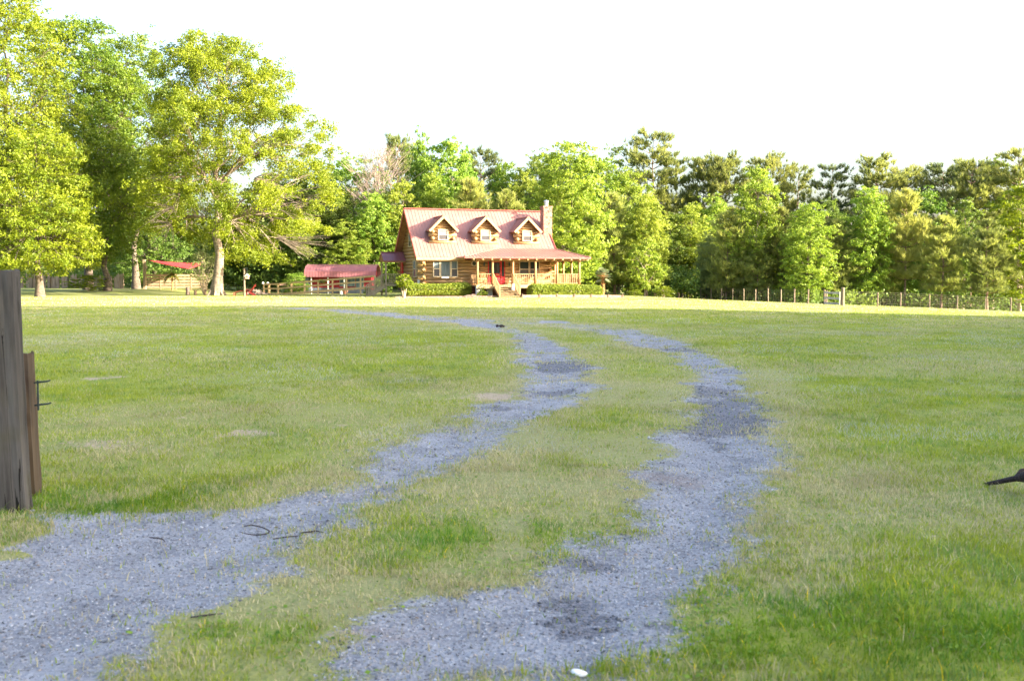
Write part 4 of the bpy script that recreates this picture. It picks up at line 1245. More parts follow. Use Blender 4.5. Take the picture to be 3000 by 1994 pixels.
# reusable trees of the woods: meshes are shared between copies, each copy gets its own size and hue
def proto(data, name, crown_mat, bark):
    tb, V, F, var = data
    t = bpy.data.objects.new(name, None)
    tm = tb.mesh('trunk', bark, parent=t, link=False)
    cr = np_obj('crown', V, [F], crown_mat, {'var': var}, parent=t, link=False)
    return t, tm, cr
def ov(H, w, z0f=0.12, top=0.35):
    zs = [H * z0f, H * .25, H * .45, H * .65, H * .82, H * .93, H]
    return interp_env(zs, [w * .75, w * .95, w, w * .9, w * (.35 + top), w * top, w * .12])
PB = []
for i, (w, top) in enumerate(((3.6, .35), (4.4, .45), (3.0, .25), (4.0, .4))):
    PB.append(proto(broad_tree(50 + i, 16, ov(16, w, 0.10, top), 3.0, 1.6, 120, 1.15, 1.05, 230, 0.26, 0.20, 9, flat=0.62, twigs=False, spread=0.8, cvar=0.3), 'broad', M['leaf_bright'], M['bark_pale'] if i == 3 else M['bark']))
PS = [proto(broad_tree(60, 16, ov(16, 2.8, .3, .5), 5.0, 4.5, 60, 1.1, 0.85, 110, 0.24, 0.16, 7, twigs=True, spread=0.9), 'sparse', M['leaf_pale'], M['bark'])]
PP = [proto(pine_tree(70 + i, 20, z, r, 0.24, 'mature', nw, 15, 0.58, 0.065, 10), 'pine', M['needle'], M['bark_pine']) for i, (z, r, nw) in enumerate(((9.0, 3.8, 11), (7.5, 3.4, 12), (11.0, 4.2, 9), (6.5, 3.2, 13)))]
PY = [proto(pine_tree(80 + i, 12, z, r, 0.13, 'young', nw, 13, 0.56, 0.058, 9), 'young_pine', M['needle_young'], M['bark_pine']) for i, (z, r, nw) in enumerate(((1.4, 3.2, 15), (2.2, 2.9, 13), (1.0, 3.5, 15), (2.8, 3.0, 12)))]
PC = [proto(broad_tree(90 + i, 4.5, interp_env([0.3, 1.2, 2.6, 3.8, 4.5], [1.3, 1.7, 1.6, 1.0, .2]), 0.7, 0.4, 45, 0.55, 0.5, 150, 0.16, 0.06, 6, twigs=False), 'small', M['leaf_bright'], M['bark_pale']) for i in range(2)]
USED = set()
def put(kind, px, Y, topy, wid, mat, label, name, group, cat='tree', bury=0.0):
    """a copy of a shared tree, base on the ground at (px, Y), its top at photo row topy, wid scales the width"""
    lst = {'B': PB, 'S': PS, 'P': PP, 'Y': PY, 'C': PC}[kind]
    h0 = {'B': 16, 'S': 16, 'P': 20, 'Y': 12, 'C': 4.5}[kind]
    rr = random.Random(int(px * 7 + topy))
    pr = lst[rr.randrange(len(lst))]
    b = on(px, Y); top = at(px, topy, Y).z
    sz = (top - b.z) / h0 * {'B': 1.06, 'S': 1.05, 'P': 1.0, 'Y': 1.03, 'C': 1.04}[kind]
    t = thing(name, (b.x, b.y, b.z - bury), label, cat, rr.uniform(0, 6.28), group)
    t.scale = (wid * sz ** 0.45, wid * sz ** 0.45, sz)
    for ch in pr[1:]:
        c = ch.copy(); COL.objects.link(c); c.parent = t
        c.name = 'trunk' if ch is pr[1] else 'crown'
        if ch is pr[2] and mat is not None:
            c.material_slots[0].link = 'OBJECT'; c.material_slots[0].material = mat
    return t
B_, MI, DE, PA, YE_ = M['leaf_bright'], M['leaf_mid'], M['leaf_deep'], M['leaf_pale'], M['leaf_yellow']
ND, NE, NY = M['needle_dark'], M['needle'], M['needle_young']
GB, GP, GY = 'leafy trees of the wood edge', 'tall pines of the wood edge', 'young pines of the wood edge'
broads = [
 (700, 120, 610, 1.2, DE, 'dark green tree in the shade right behind the big oak trunk'),
 (872, 117, 492, 0.9, MI, 'mid green tree filling the gap directly right of the big oak crown'),
 (805, 118, 520, 1.15, MI, 'mid green tree showing between the big oak and the red roofed shed'),
 (960, 116, 500, 1.1, MI, 'dull green tree with pale bare branches rising behind the red roofed shed'),
 (1040, 124, 480, 1.1, B_, 'leafy tree right below the bare reddish tree'),
 (1095, 112, 575, 0.9, B_, 'bright tree rising directly left of the house gable'),
 (895, 112, 640, 0.8, DE, 'low dark green tree over the left end of the shed roof'),
 (1020, 110, 660, 0.8, B_, 'lower bright green tree over the right end of the shed roof'),
 (1238, 120, 412, 0.62, B_, 'narrow light green spire poking above the wood left of the first dormer'),
 (1315, 120, 432, 1.0, B_, 'broad light green tree above the house ridge between first and second dormers'),
 (1180, 114, 548, 0.85, B_, 'light green tree behind the left end of the house ridge'),
 (1480, 124, 492, 0.8, B_, 'light green tree above the ridge between second and third dormers'),
 (1580, 122, 470, 0.75, MI, 'mid green tree right behind the chimney top'),
 (1668, 97.5, 433, 1.05, B_, 'wide domed light green tree just right of the chimney'),
 (1752, 117, 487, 1.0, B_, 'light green tree left of the tallest pine'),
 (1700, 108, 560, 0.8, B_, 'bright tree above the porch corner'),
 (1893, 103, 578, 0.75, B_, 'bright pointed tree below the tallest pine'),
 (2022, 113, 612, 0.95, B_, 'bright rounded tree right of the white stemmed small tree'),
 (1962, 112, 640, 0.9, DE, 'deep green tree filling the gap behind the two small lawn edge trees'),
 (2215, 104, 510, 0.75, B_, 'bright yellowish spire between pines above the middle of the wire fence'),
 (2300, 108, 690, 0.7, MI, 'mid green tree between young pines left of the board gate'),
 (2365, 98, 605, 0.85, B_, 'bright broad tree directly behind and left of the board gate'),
 (2490, 110, 770, 0.7, DE, 'low dark green tree just right of the board gate'),
 (2535, 100, 560, 0.75, B_, 'bright tree glowing between olive pines right of the board gate'),
 (2700, 112, 575, 0.8, DE, 'deep green tree half hidden by the dark pines at the right'),
 (2905, 118, 488, 0.85, MI, 'green leafy tree rising between the two last pines at the right'),
 (2985, 99, 560, 0.95, YE_, 'yellow green tree at the right edge behind the wire fence'),
 (2070, 107, 690, 0.55, PA, 'slender pale green tree right of the rounded bright one'),
 (1365, 122, 455, 0.6, B_, 'slim light green tree just right of the broad one above the first dormer'),
 (1275, 116, 505, 0.7, B_, 'light green tree below the narrow spire, straight above the first dormer'),
 (1535, 120, 520, 0.65, B_, 'slim light green tree above the third dormer, left of the chimney'),
 (1720, 121, 470, 0.6, B_, 'slim bright tree between the domed tree and the tallest pine'),
 (1845, 116, 520, 0.7, B_, 'light green tree under the left side of the tallest pine'),
 (2085, 116, 590, 0.7, B_, 'light green tree below the pair of equal pines'),
 (2425, 114, 600, 0.6, MI, 'mid green tree below the dark wide pine above the gate'),
 (2610, 113, 640, 0.6, MI, 'mid green slim tree tucked between young pines right of the gate'),
 (2820, 111, 600, 0.65, MI, 'mid green tree below the pine with the long bare trunk'),
 (1130, 114, 580, 0.7, MI, 'mid green tree under the bare reddish tree, left of the roof corner'),
 (2165, 108, 700, 0.75, B_, 'low bright tree behind the young pines at the middle of the wire fence'),
]
for px, Y, ty, w, m, lab in broads: put('B', px, Y, ty, w, m, lab, 'leafy_tree', GB)
for px, Y, ty, w, m, lab in [(1812, 126, 432, 1.0, MI, 'thin open crowned tree left of the tallest pine, sky showing through it'),
                             (2195, 128, 495, 0.9, MI, 'thin dull tree with sky showing between two pine tops')]:
    put('S', px, Y, ty, w, m, lab, 'sparse_tree', 'thin trees among the pines')
pines = [
 (1172, 130, 408, 0.8, NE, 'pine top showing behind the bare reddish tree'),
 (1405, 128, 443, 1.1, ND, 'dark pine top above the second dormer'),
 (1622, 127, 470, 0.8, ND, 'dark pine top peeping out left of the wide domed light green tree'),
 (1914, 122, 392, 1.15, NE, 'tallest pine of the wood, right of the house'),
 (1985, 124, 470, 0.95, NE, 'shorter pine leaning against the tallest pine on its right'),
 (2060, 124, 470, 0.9, NE, 'left one of a pair of equal pines right of the tallest pine'),
 (2115, 122, 462, 0.95, NE, 'right one of a pair of equal pines right of the tallest pine'),
 (2245, 122, 463, 0.95, NE, 'flat topped pine above the bright yellowish spire'),
 (2325, 124, 490, 0.85, NE, 'pine left of the dark wide pine above the gate'),
 (2425, 120, 487, 1.05, ND, 'dark wide pine above the board gate'),
 (2553, 118, 464, 1.25, NE, 'broad crowned pine right of the gate, tallest between gate and dark pines'),
 (2645, 121, 497, 0.9, NE, 'narrow pine just left of the dark gap in the skyline'),
 (2738, 122, 490, 1.15, ND, 'darkest pine, right of the dip in the skyline'),
 (2838, 116, 478, 1.05, NE, 'pine with a long bare trunk left of the last pine'),
 (2978, 114, 440, 1.2, NE, 'last tall pine at the right edge'),
]
for px, Y, ty, w, m, lab in pines: put('P', px, Y, ty, w, m, lab, 'pine_tree', GP)
yps = [
 (1390, 113, 535, 1.15, NY, 'olive young pine right behind the ridge between first and second dormers'),
 (1490, 111, 565, 1.0, NY, 'olive young pine right behind the ridge above the third dormer'),
 (1640, 107, 575, 1.05, NY, 'olive young pine directly right of the chimney'),
 (1735, 105, 625, 1.05, NY, 'olive young pine behind the right end of the porch roof'),
 (1800, 104, 575, 1.1, NY, 'tall olive young pine behind the palm'),
 (2125, 104, 628, 1.0, NY, 'pale olive young pine between the rounded bright tree and the bright yellowish spire'),
 (2285, 103, 615, 1.0, NE, 'darker young pine two places left of the board gate'),
 (2445, 100, 650, 1.05, NE, 'layered young pine straight behind the board gate'),
 (2560, 102, 600, 0.95, NY, 'slim olive young pine right of the gate'),
 (2648, 100, 565, 1.0, NY, 'tallest young pine, half way between gate and right edge'),
 (2755, 98, 640, 1.1, NY, 'wide young pine in front of the darkest pine'),
 (2890, 97, 650, 1.1, NE, 'young pine with layered boughs near the right edge of the fence'),
 (2215, 102, 720, 0.9, NY, 'low young pine at the middle of the left fence run'),
]
for px, Y, ty, w, m, lab in yps: put('Y', px, Y, ty, w, m, lab, 'young_pine', GY)
smalls = [
 (1888, 99, 695, 0.9, B_, 'small tree with a white stem at the lawn edge right of the palm', 'small_tree', 'tree'),
 (1998, 113, 770, 1.2, B_, 'rounded small tree near the left end of the wire fence', 'small_tree', 'tree'),
 (1945, 98, 838, 1.0, YE_, 'yellow green shrub between the white stemmed tree and the fence', 'shrub', 'shrub'),
 (1858, 97, 848, 1.0, YE_, 'low olive shrub just left of the white stemmed tree', 'shrub', 'shrub'),
 (2080, 110, 752, 0.9, PA, 'pale green small tree at the start of the wire fence', 'small_tree', 'tree'),
 (868, 97, 800, 1.0, B_, 'light green shrub behind the ramp left of the shed', 'shrub', 'shrub'),
 (1077, 92, 842, 0.5, YE_, 'tiny bright shrub under the upper end of the ramp', 'shrub', 'shrub'),
 (262, 97, 806, 1.7, YE_, 'wide pale leafy bush under the left trees before the slab fence', 'shrub', 'shrub'),
]
for px, Y, ty, w, m, lab, nm, ct in smalls: put('C', px, Y, ty, w, m, lab, nm, 'small trees and shrubs at the lawn edge', ct)

# the bare reddish tree behind the house
bt = broad_tree(97, 19, interp_env([5, 9, 13, 16, 19], [2.5, 4.0, 4.2, 3.2, 1.0]), 5.0, 6.0, 110, 0.9, 0.8, 45, 0.10, 0.24, 9, twigs=True, spread=1.1)
for _ in range(700):
    p = np.array([_rng.normal(0, 1.6), _rng.normal(0, 1.6), _rng.uniform(8, 17)])
    e = p + np.array([p[0] * .35, p[1] * .35, 1.0]) * _rng.uniform(.6, 1.5) + _rng.normal(0, .2, 3)
    bt[0].add(bez(p, (p + e) / 2 + _rng.normal(0, .08, 3), e, 3), np.array([0.03, 0.022, 0.012]), 3)
tt_ = place_tree('bare_tree', bt, M['leaf_bud'], M['bark_bare'], on(1112, 117), 'leafless reddish grey tree above the wood left of the house', None)
tt_.scale = (.85, .85, (at(1112, 398, 117).z - on(1112, 117).z) / 19)

# woods behind everything, and undergrowth: nobody could count these
def mass(name, segs, seed, size, mat, label, cat, h_lo=0.0):
    rng = np.random.RandomState(seed); Vs = []; Fs = []; va = []; o = 0
    for (p0, Y0), (p1, Y1), n, h0, h1, thick in segs:
        t = rng.uniform(0, 1, n); px = p0 + (p1 - p0) * t; Y = Y0 + (Y1 - Y0) * t + rng.normal(0, thick, n)
        x = (px - 1500) / F_PX * Y; z0 = th(x, Y)
        hh = (h0 + (h1 - h0) * t) * ((0.15 + 1.5 * fbm(x * 0.30, Y * 0.2 + seed, 4) ** 1.3 * 1.2) if h1 < 5 else (0.55 + 0.75 * fbm(x * 0.16, Y * 0.1 + seed, 4) * 1.2))
        z = z0 + h_lo + (hh - h_lo) * rng.uniform(0, 1, n) ** 0.9
        P = np.stack([x, Y, z], 1)
        c = fbm(x * 0.7 + z * 0.31, z * 0.9 + Y * 0.2, 3)
        k = c > 0.42
        P = P[k]; m = len(P)
        s = size * rng.uniform(.6, 1.4, m)
        V, F = leaf_quads(P, rng.normal(0, .7, (m, 3)) + np.array([0, -.2, .6]), s, s * .65, rng)
        Vs.append(V); Fs.append(F + o); o += len(V)
        va.append(np.repeat(np.clip((c[k] - .42) * 2.6 + rng.normal(0, .15, m), 0, 1), 4))
    ob_ = np_obj(name, np.concatenate(Vs), [np.concatenate(Fs)], mat, {'var': np.concatenate(va)})
    return tag(ob_, label, cat, kind='stuff')
mass('woods', [((-350, 138), (700, 140), 60000, 12, 10, 4), ((600, 142), (1250, 142), 30000, 10, 10, 4), ((1150, 142), (1900, 138), 34000, 10, 10, 4), ((1850, 138), (2500, 132), 34000, 10, 10, 4), ((2450, 132), (3400, 124), 50000, 10, 11, 4)],
     3, 0.55, M['leaf_wood'], 'dense shady woods behind the single trees', 'woods')
mass('undergrowth', [((-250, 124), (640, 120), 16000, 2.6, 3.2, 2), ((640, 116), (1150, 112), 14000, 3.4, 3.6, 2), ((1560, 106), (2050, 104), 9000, 3.0, 2.4, 1.5), ((2020, 111), (2400, 98), 5000, 2.2, 1.6, 2.0), ((2380, 98), (3150, 104), 8000, 1.5, 2.0, 2.5)],
     8, 0.26, M['leaf_mid'], 'low leafy undergrowth along the foot of the woods', 'undergrowth')

# woods out of frame at the right whose long shadow covers the field
rng = np.random.RandomState(77)
n = 110000
yy = rng.uniform(-70, 28.5, n); xx = rng.uniform(62, 84, n)
edge = 31.5 + 5.0 * (vnoise(yy * 0.17, yy * 0 + 3) - 0.5) + 3.0 * (vnoise(yy * 0.6, xx * 0.1) - 0.5)
zz = edge * rng.uniform(0.0, 1, n) ** 0.85 + th(xx, yy)
V, F = leaf_quads(np.stack([xx, yy, zz], 1), rng.normal(0, 1, (n, 3)), np.full(n, 2.0), np.full(n, 1.5), rng)
tag(np_obj('woods', V, [F], M['leaf_wood'], {'var': np.repeat(rng.uniform(0, 1, n), 4)}), 'tall woods beside the field to the right of the view', 'woods', kind='stuff')

# hedges and house plants
def hedge(name, x0, x1, y, hgt, dep, zb, label, seed, lumps, mat):
    rng = np.random.RandomState(seed)
    t = thing(name, HW((x0 + x1) / 2, y, zb), label, 'hedge', TH, 'clipped hedges in front of the house')
    n = int((x1 - x0) * 4200); L = (x1 - x0) / 2
    X = rng.uniform(-L, L, n); lum = 0.80 + 0.28 * vnoise((X + 20) * lumps, X * 0 + seed)
    a = rng.uniform(0, 2 * np.pi, n); rr_ = rng.uniform(0.55, 1.0, n) ** 0.5
    ca = np.sign(np.cos(a)) * np.abs(np.cos(a)) ** 0.5; sa = np.sign(np.sin(a)) * np.abs(np.sin(a)) ** 0.5
    endf = np.clip((L - np.abs(X)) / 0.35, 0.1, 1) ** 0.4
    P = np.stack([X + rng.normal(0, .05, n), ca * rr_ * dep / 2 * lum * endf, hgt * 0.5 + sa * rr_ * hgt / 2 * lum * endf], 1) + rng.normal(0, .035, (n, 3))
    P[:, 2] = np.maximum(P[:, 2], 0.02)
    s = 0.12 * rng.uniform(.6, 1.4, n)
    V, F = leaf_quads(P, np.stack([X * 0, ca, sa], 1) * .8 + rng.normal(0, .7, (n, 3)), s, s * .6, rng)
    np_obj('foliage', V, [F], mat, {'var': np.repeat(np.clip(.35 + .5 * vnoise(X * 3, P[:, 2] * 3) + rng.normal(0, .18, n), 0, 1), 4)}, parent=t)
    mb = MB()
    for k in range(int((x1 - x0) / .6)):
        xx_ = -L + .3 + k * .6
        for q in range(3): mb.tube([(xx_, 0, -.1), (xx_ + rng.normal(0, .12), rng.normal(0, .12), hgt * .6)], [.02, .008], 5)
    mb.build('stem', M['stump'], t)
hedge('hedge', -1.2, 4.45, -5.35, 1.05, 1.1, 0.12, 'lumpy green hedge under the triple window left of the steps', 5, 1.1, M['leaf_hedge'])
hedge('hedge', 8.75, 15.3, -7.75, 1.12, 1.2, -0.08, 'evenly clipped long green hedge right of the steps', 6, 0.3, M['leaf_hedge'])
p = HW(4.95, -7.1, 0.08)
d = broad_tree(101, .7, interp_env([.1, .35, .7], [.35, .4, .1]), .15, .1, 14, .2, .18, 70, .09, .02, 4, twigs=False)
place_tree('shrub', d, M['leaf_hedge'], M['stump'], p, 'small round shrub at the right end of the lumpy hedge', None, 'shrub', 'foliage')
# crape myrtle by the left corner
d = broad_tree(103, 1.95, interp_env([.85, 1.1, 1.5, 1.9], [.45, .62, .6, .2]), .8, .85, 34, .24, .22, 120, .10, .03, 5, twigs=False)
for k in range(4):
    a = k * 1.6; d[0].add(bez(np.array([.08 * math.cos(a), .08 * math.sin(a), -.05]), np.array([.10 * math.cos(a), .1 * math.sin(a), .5]), np.array([.28 * math.cos(a), .28 * math.sin(a), 1.15]), 6), np.linspace(.055, .03, 6), 6)
place_tree('small_tree', d, M['leaf_yellow'], M['bark_pale'], on(1184, 79.5), 'little round crape myrtle with pale stems in front of the house corner', None)
# fan palm at the right of the hedge
p = on(1766, 85.5)
t = thing('palm_tree', p, 'short fan palm with an orange brown shaggy trunk right of the long hedge', 'palm')
mb = MB(); mb.tube([(0, 0, -.1), (.02, 0, .6), (0, .02, 1.2), (.01, 0, 1.75)], [.11, .10, .12, .15], 10)
rg = random.Random(3)
for k in range(70):
    a = rg.uniform(0, 6.28); z = rg.uniform(.5, 1.8); r_ = .13
    mb.bar((r_ * math.cos(a), r_ * math.sin(a), z), ((r_ + .10) * math.cos(a), (r_ + .10) * math.sin(a), z + rg.uniform(-.25, .12)), .035, .012)
mb.build('trunk', M['palm_trunk'], t)
rng = np.random.RandomState(9); Vs = []; o = 0; vv = []; mb = MB()
for k in range(44):
    a = rng.uniform(0, 6.28); el = rng.uniform(-.7, 1.4); L = rng.uniform(.45, .68)
    d0 = np.array([math.cos(a) * math.cos(el), math.sin(a) * math.cos(el), math.sin(el)]); c0 = np.array([0, 0, 1.8]); c1 = c0 + d0 * L * .75
    mb.tube([tuple(c0), tuple(c1)], .012, 4)
    s0 = np.cross(d0, [0, 0, 1.0]); s0 /= np.linalg.norm(s0) + 1e-6; u0 = np.cross(s0, d0)
    for q in np.linspace(-1.35, 1.35, 15):
        dd = d0 * math.cos(q) + s0 * math.sin(q); tip = c1 + dd * .46 * (1 - .15 * abs(q)) + np.array([0, 0, -.05]); w = np.cross(dd, u0) * .034
        Vs.append(np.array([c1 - w * .4, c1 + w * .4, (c1 + tip) / 2 + w, tip, (c1 + tip) / 2 - w])); vv += [rng.uniform(0.2, 1)] * 5
V = np.concatenate(Vs); i5 = np.arange(len(Vs))[:, None] * 5
np_obj('fronds', V, [i5 + np.array([[0, 1, 2, 3, 4]])], M['frond'], {'var': np.array(vv)}, parent=t)
mb.build('frond_stalk', M['palm_trunk'], t)
# ------------------------------------------------------------------ yard: ramp, shed, fences, lawn things
# wheelchair ramp left of the side porch
r0 = on(775, 97.5); r1 = Vector((X_at(1104, 92.5), 92.5, 0))
t = thing('access_ramp', r0, 'long sloping wooden ramp with post and rail sides leading up to the side porch', 'ramp')
def RP(px, off, h):
    f = (px - 775) / (1104 - 775)
    base = r0.lerp(r1, f); d = (r1 - r0); d.z = 0; d.normalize(); n = Vector((-d.y, d.x, 0))
    surf = 0.10 + 0.78 * sstep(0.12, 1.0, f) if False else 0.08 + 0.80 * max(0.0, (f - 0.10) / 0.90)
    return Vector((base.x, base.y, 0)) - Vector((r0.x, r0.y, r0.z)) + n * off + Vector((0, 0, surf + h))
mb = MB(); pxs = [775, 819, 859, 898, 938, 980, 1020, 1060, 1100]
for a, b in zip(pxs[:-1], pxs[1:]):
    q = [RP(a, 0, 0), RP(b, 0, 0), RP(b, 1.3, 0), RP(a, 1.3, 0)]
    mb.slab(q, .05)
mb.build('walkway', M['ramp_wood'], t)
for off in (-0.03,):
    mb = MB()
    for a, b in zip(pxs[:-1], pxs[1:]):
        mb.bar(RP(a, off, -.12), RP(b, off, -.12), .045, .22)
        mb.bar(RP(a, off - .06, .46), RP(b, off - .06, .46), .045, .15)
        mb.bar(RP(a, off - .06, .90), RP(b, off - .06, .90), .06, .16)
    mb.build('rail', M['ramp_wood'], t)
    for px in pxs:
        p = RP(px, off, 0)
        MB().box(p.x - .065, p.x + .065, p.y - .055, p.y + .075, -.3, p.z + .93).build('post', M['ramp_wood'], t)
p = RP(771, 1.0, 0)
MB().box(p.x - .08, p.x + .08, p.y - .08, p.y + .08, -.2, 1.05).build('post', M['ramp_wood'], t)
for sx, oy in ((-.12, -.1), (.34, -.1)):
    MB().lathe([(.02, 0), (.11, .03), (.12, .12), (.09, .2), (.02, .23)], (sx + .05, oy, 1.0), 10).build('post_cap', M['stone_white'], t)
q = RP(838, -.14, .80)
MB().box(q.x - .42, q.x + .42, q.y - .02, q.y + .02, q.z - .10, q.z + .08).build('name_board', M['pink_wood'], t)

# shed
sx0, sx1, sY = X_at(904, 101.5), X_at(1089, 101.5), 101.5
t = thing('red_shed', (sx0, sY, thf((sx0 + sx1) / 2, sY) - .02), 'low red shed with a rounded red metal roof and pale posts behind the ramp', 'shed')
L = sx1 - sx0
MB().box(.1, L - .1, .7, 3.2, 0, 1.95).build('wall', M['barn_red'], t)
mb = MB(); prof = [(-.35, 1.72), (-.10, 2.30), (.55, 2.78), (1.7, 3.02), (2.85, 2.78), (3.5, 2.30), (3.75, 1.72)]
for (a, za), (b, zb) in zip(prof[:-1], prof[1:]):
    mb.slab([(-.35, a, za), (L + .5, a, za), (L + .5, b, zb), (-.35, b, zb)], .05)
    ribs(mb, (-.33, a, za), (L + .48, a, za), (-.33, b, zb), (L + .48, b, zb), .30, .025, .04)
mb.build('roof', M['shed_roof'], t)
MB().prism([(L + .05, .0, 1.9), (L + .05, 3.4, 1.9), (L + .05, 2.85, 2.7), (L + .05, 1.7, 2.95), (L + .05, .55, 2.7)], (.06, 0, 0)).build('gable', M['barn_red'], t)
for x in (.35, 2.05, 3.7, 5.35): MB().box(x - .05, x + .05, -.12, -.02, 0, 2.2).build('support_post', M['white'], t)
MB().box(-.30, .05, .1, .8, 0, 1.9).build('corner_panel', M['blue_grey'], t)
MB().box(.3, 3.0, .62, .69, 0.05, .62).build('base_panel', M['blue_grey'], t)
for a, b in ((3.15, 3.85), (4.0, 4.62)):
    f = MB().box(a - .05, b + .05, .64, .695, .75, 1.8).build('window', M['grey_board'], t); MB().box(a, b, .60, .639, .8, 1.75).build('pane', M['teal'], f)
f = MB().box(4.75, 5.6, .64, .695, .55, 1.8).build('window', M['frame'], t); MB().box(4.8, 5.55, .60, .639, .6, 1.75).build('pane', M['teal'], f)
MB().box(3.2, 6.4, .3, .68, .05, .45).build('base_panel', M['blue_grey'], t)
p = at(1012, 858, 98.5); p.z = thf(p.x, p.y)
t = thing('flower_pot', p, 'round clay pot standing on the ground in front of the shed', 'pot')
MB().lathe([(.16, 0), (.24, .34), (.27, .35), (.27, .42), (.2, .42)], (0, 0, 0), 14).build('pot', M['clay'], t)
p = at(1000, 858, 98.5); p.z = thf(p.x, p.y)
t = thing('bucket', p, 'pale bucket standing under the ramp beside the clay pot', 'bucket')
MB().lathe([(.17, 0), (.21, .5), (.225, .52), (.2, .52)], (0, 0, 0), 14).build('body', M['white'], t)
MB().tube([(.2 * math.cos(a), 0, .5 + .16 * math.sin(a)) for a in np.linspace(0, math.pi, 9)], .01, 5).build('handle', M['iron'], t)
p = RP(953, -.25, .78) + r0
t = thing('hanging_basket', p, 'green hanging basket on the rail of the ramp', 'plant')
MB().lathe([(.05, -.15), (.18, -.05), (.22, .03), (.18, .03)], (0, 0, 0), 12).build('basket', M['stump'], t)
rng = np.random.RandomState(4); P = rng.normal(0, 1, (260, 3)) * np.array([.22, .13, .10]); V, F = leaf_quads(P, rng.normal(0, 1, (260, 3)), np.full(260, .1), np.full(260, .06), rng)
np_obj('foliage', V, [F], M['leaf_mid'], {'var': np.repeat(rng.uniform(0, 1, 260), 4)}, parent=t)

# birdhouse on a pole
b = on(718, 85)
t = thing('birdhouse_pole', b, 'wooden pole with a bracket standing on the lawn right of the big oak', 'pole')
MB().tube([(0, 0, -.2), (0, 0, 2.42)], [.085, .075], 10).build('pole', M['fence_post'], t, smooth=False)
MB().bar((-.10, 0, 2.40), (.30, 0, 2.42), .04, .05).build('bracket', M['iron'], t)
t = thing('birdhouse', (b.x + .24, b.y, b.z + 1.55), 'small pinkish wooden birdhouse hanging from the pole bracket', 'birdhouse')
MB().box(-.12, .12, -.12, .12, 0, .22).build('body', M['pink_wood'], t)
r_ = MB(); r_.slab([(-.2, -.18, .19), (0, -.18, .40), (0, .18, .40), (-.2, .18, .19)], .025); r_.slab([(.2, -.18, .19), (.2, .18, .19), (0, .18, .40), (0, -.18, .40)], .025)
r_.prism([(-.12, -.118, .22), (.12, -.118, .22), (0, -.118, .35)], (0, .236, 0)); r_.build('roof', M['white'], t)
MB().tube([(0, -.125, .13), (0, -.115, .13)], .035, 12).build('entrance_hole', M['dark'], t)
MB().box(-.17, .17, -.17, .17, -.03, 0).build('floor_board', M['pale_board'], t)
MB().tube([(0, 0, .40), (0, 0, .85)], .01, 5).build('hanger', M['iron'], t)

# red lounge chair
p = on(722, 90)
t = thing('lounge_chair', p, 'low red slatted lounge chair with a long foot rest on the lawn', 'chair', R(0))
mb = MB()
for k in range(13):
    f = k / 12; x = -1.05 + 1.40 * f; z = .25 + .14 * math.sin(f * 2.4) + .12 * f
    mb.box(x - .045, x + .045, -.30, .30, z, z + .025)
mb.build('seat', M['chair'], t)
mb = MB()
for k in range(6): y = -.28 + k * .112; mb.bar((.42, y, .36), (.88, y, 1.02 - .02 * abs(k - 2.5)), .10, .022)
mb.bar((.80, -.3, .88), (.80, .3, .88), .08, .04)
mb.build('backrest', M['chair'], t)
for s in (-1, 1):
    MB().bar((-.1, s * .36, .55), (.68, s * .36, .60), .12, .03).build('arm', M['chair'], t)
    MB().bar((-.02, s * .34, 0), (.02, s * .34, .55), .05, .10).build('leg', M['chair'], t)
    MB().bar((.86, s * .32, -.02), (.30, s * .32, .38), .05, .11).build('leg', M['chair'], t)
    MB().bar((-1.02, s * .28, 0), (-.98, s * .28, .26), .05, .08).build('leg', M['chair'], t)
# brush pile behind it
p = on(752, 97)
t = MB(); rg = random.Random(12)
for k in range(150):
    a = rg.uniform(0, 6.28); r_ = rg.uniform(0, 1.1); z = max(0, .45 * (1 - r_ / 1.2)) * rg.random()
    x, y = r_ * math.cos(a), r_ * math.sin(a) * .7; b_ = rg.uniform(0, 6.28); l = rg.uniform(.2, .5)
    t.tube([(x - l * math.cos(b_), y - l * math.sin(b_), z), (x, y, z + .06), (x + l * math.cos(b_), y + l * math.sin(b_), z + rg.uniform(-.05, .12))], rg.uniform(.015, .045), 5)
tag(t.build('brush_pile', M['branch_pile'], None, p), 'low heap of dead grey branches behind the red lounge chair', 'brush pile')

# pale board fence, sail post and red shade sail
f0 = on(428, 106.8); f1 = on(607, 107.6)
t = thing('board_fence', f0, 'pale fence of wide horizontal boards left of the big oak trunk', 'fence', math.atan2(f1.y - f0.y, f1.x - f0.x))
FL = (f1 - f0).length
mb = MB()
for k in range(5): mb.box(0.05, FL, -.03, 0 + (.02 if k % 2 else -.01), .12 + k * .31, .12 + k * .31 + .235)
mb.build('boards', M['pale_board'], t)
for k in range(5):
    x = FL * k / 4
    MB().box(x - .05, x + .05, .021, .13, -.1, 1.66).build('post', M['pale_board'], t)
    if 0 < k < 4: MB().box(x - .05, x + .05, -.06, -.031, .1, 1.62).build('batten', M['pale_board'], t)
p = on(427, 106.2)
t = thing('sail_post', p, 'tall pale square post holding up the red shade sail', 'post')
MB().box(-.13, .13, -.13, .13, -.2, 3.15).build('post', M['pale_board'], t); MB().box(-.03, .25, -.03, .03, 3.02, 3.07).build('hook', M['iron'], t)
A = Vector((p.x + .3, p.y, p.z + 3.1)); Bq = at(553, 788, 101); Cq = at(596, 771, 107)
vs = []; fs = []; n = 14
for i in range(n + 1):
    for j in range(n + 1 - i):
        u, v = i / n, j / n; w = 1 - u - v
        q = A * w + Bq * u + Cq * v; q = q - Vector((0, 0, 1)) * (0.28 * (u * w + v * w) + .25 * u * v)
        vs.append(q)
idx = lambda i, j: sum(n + 1 - k for k in range(i)) + j
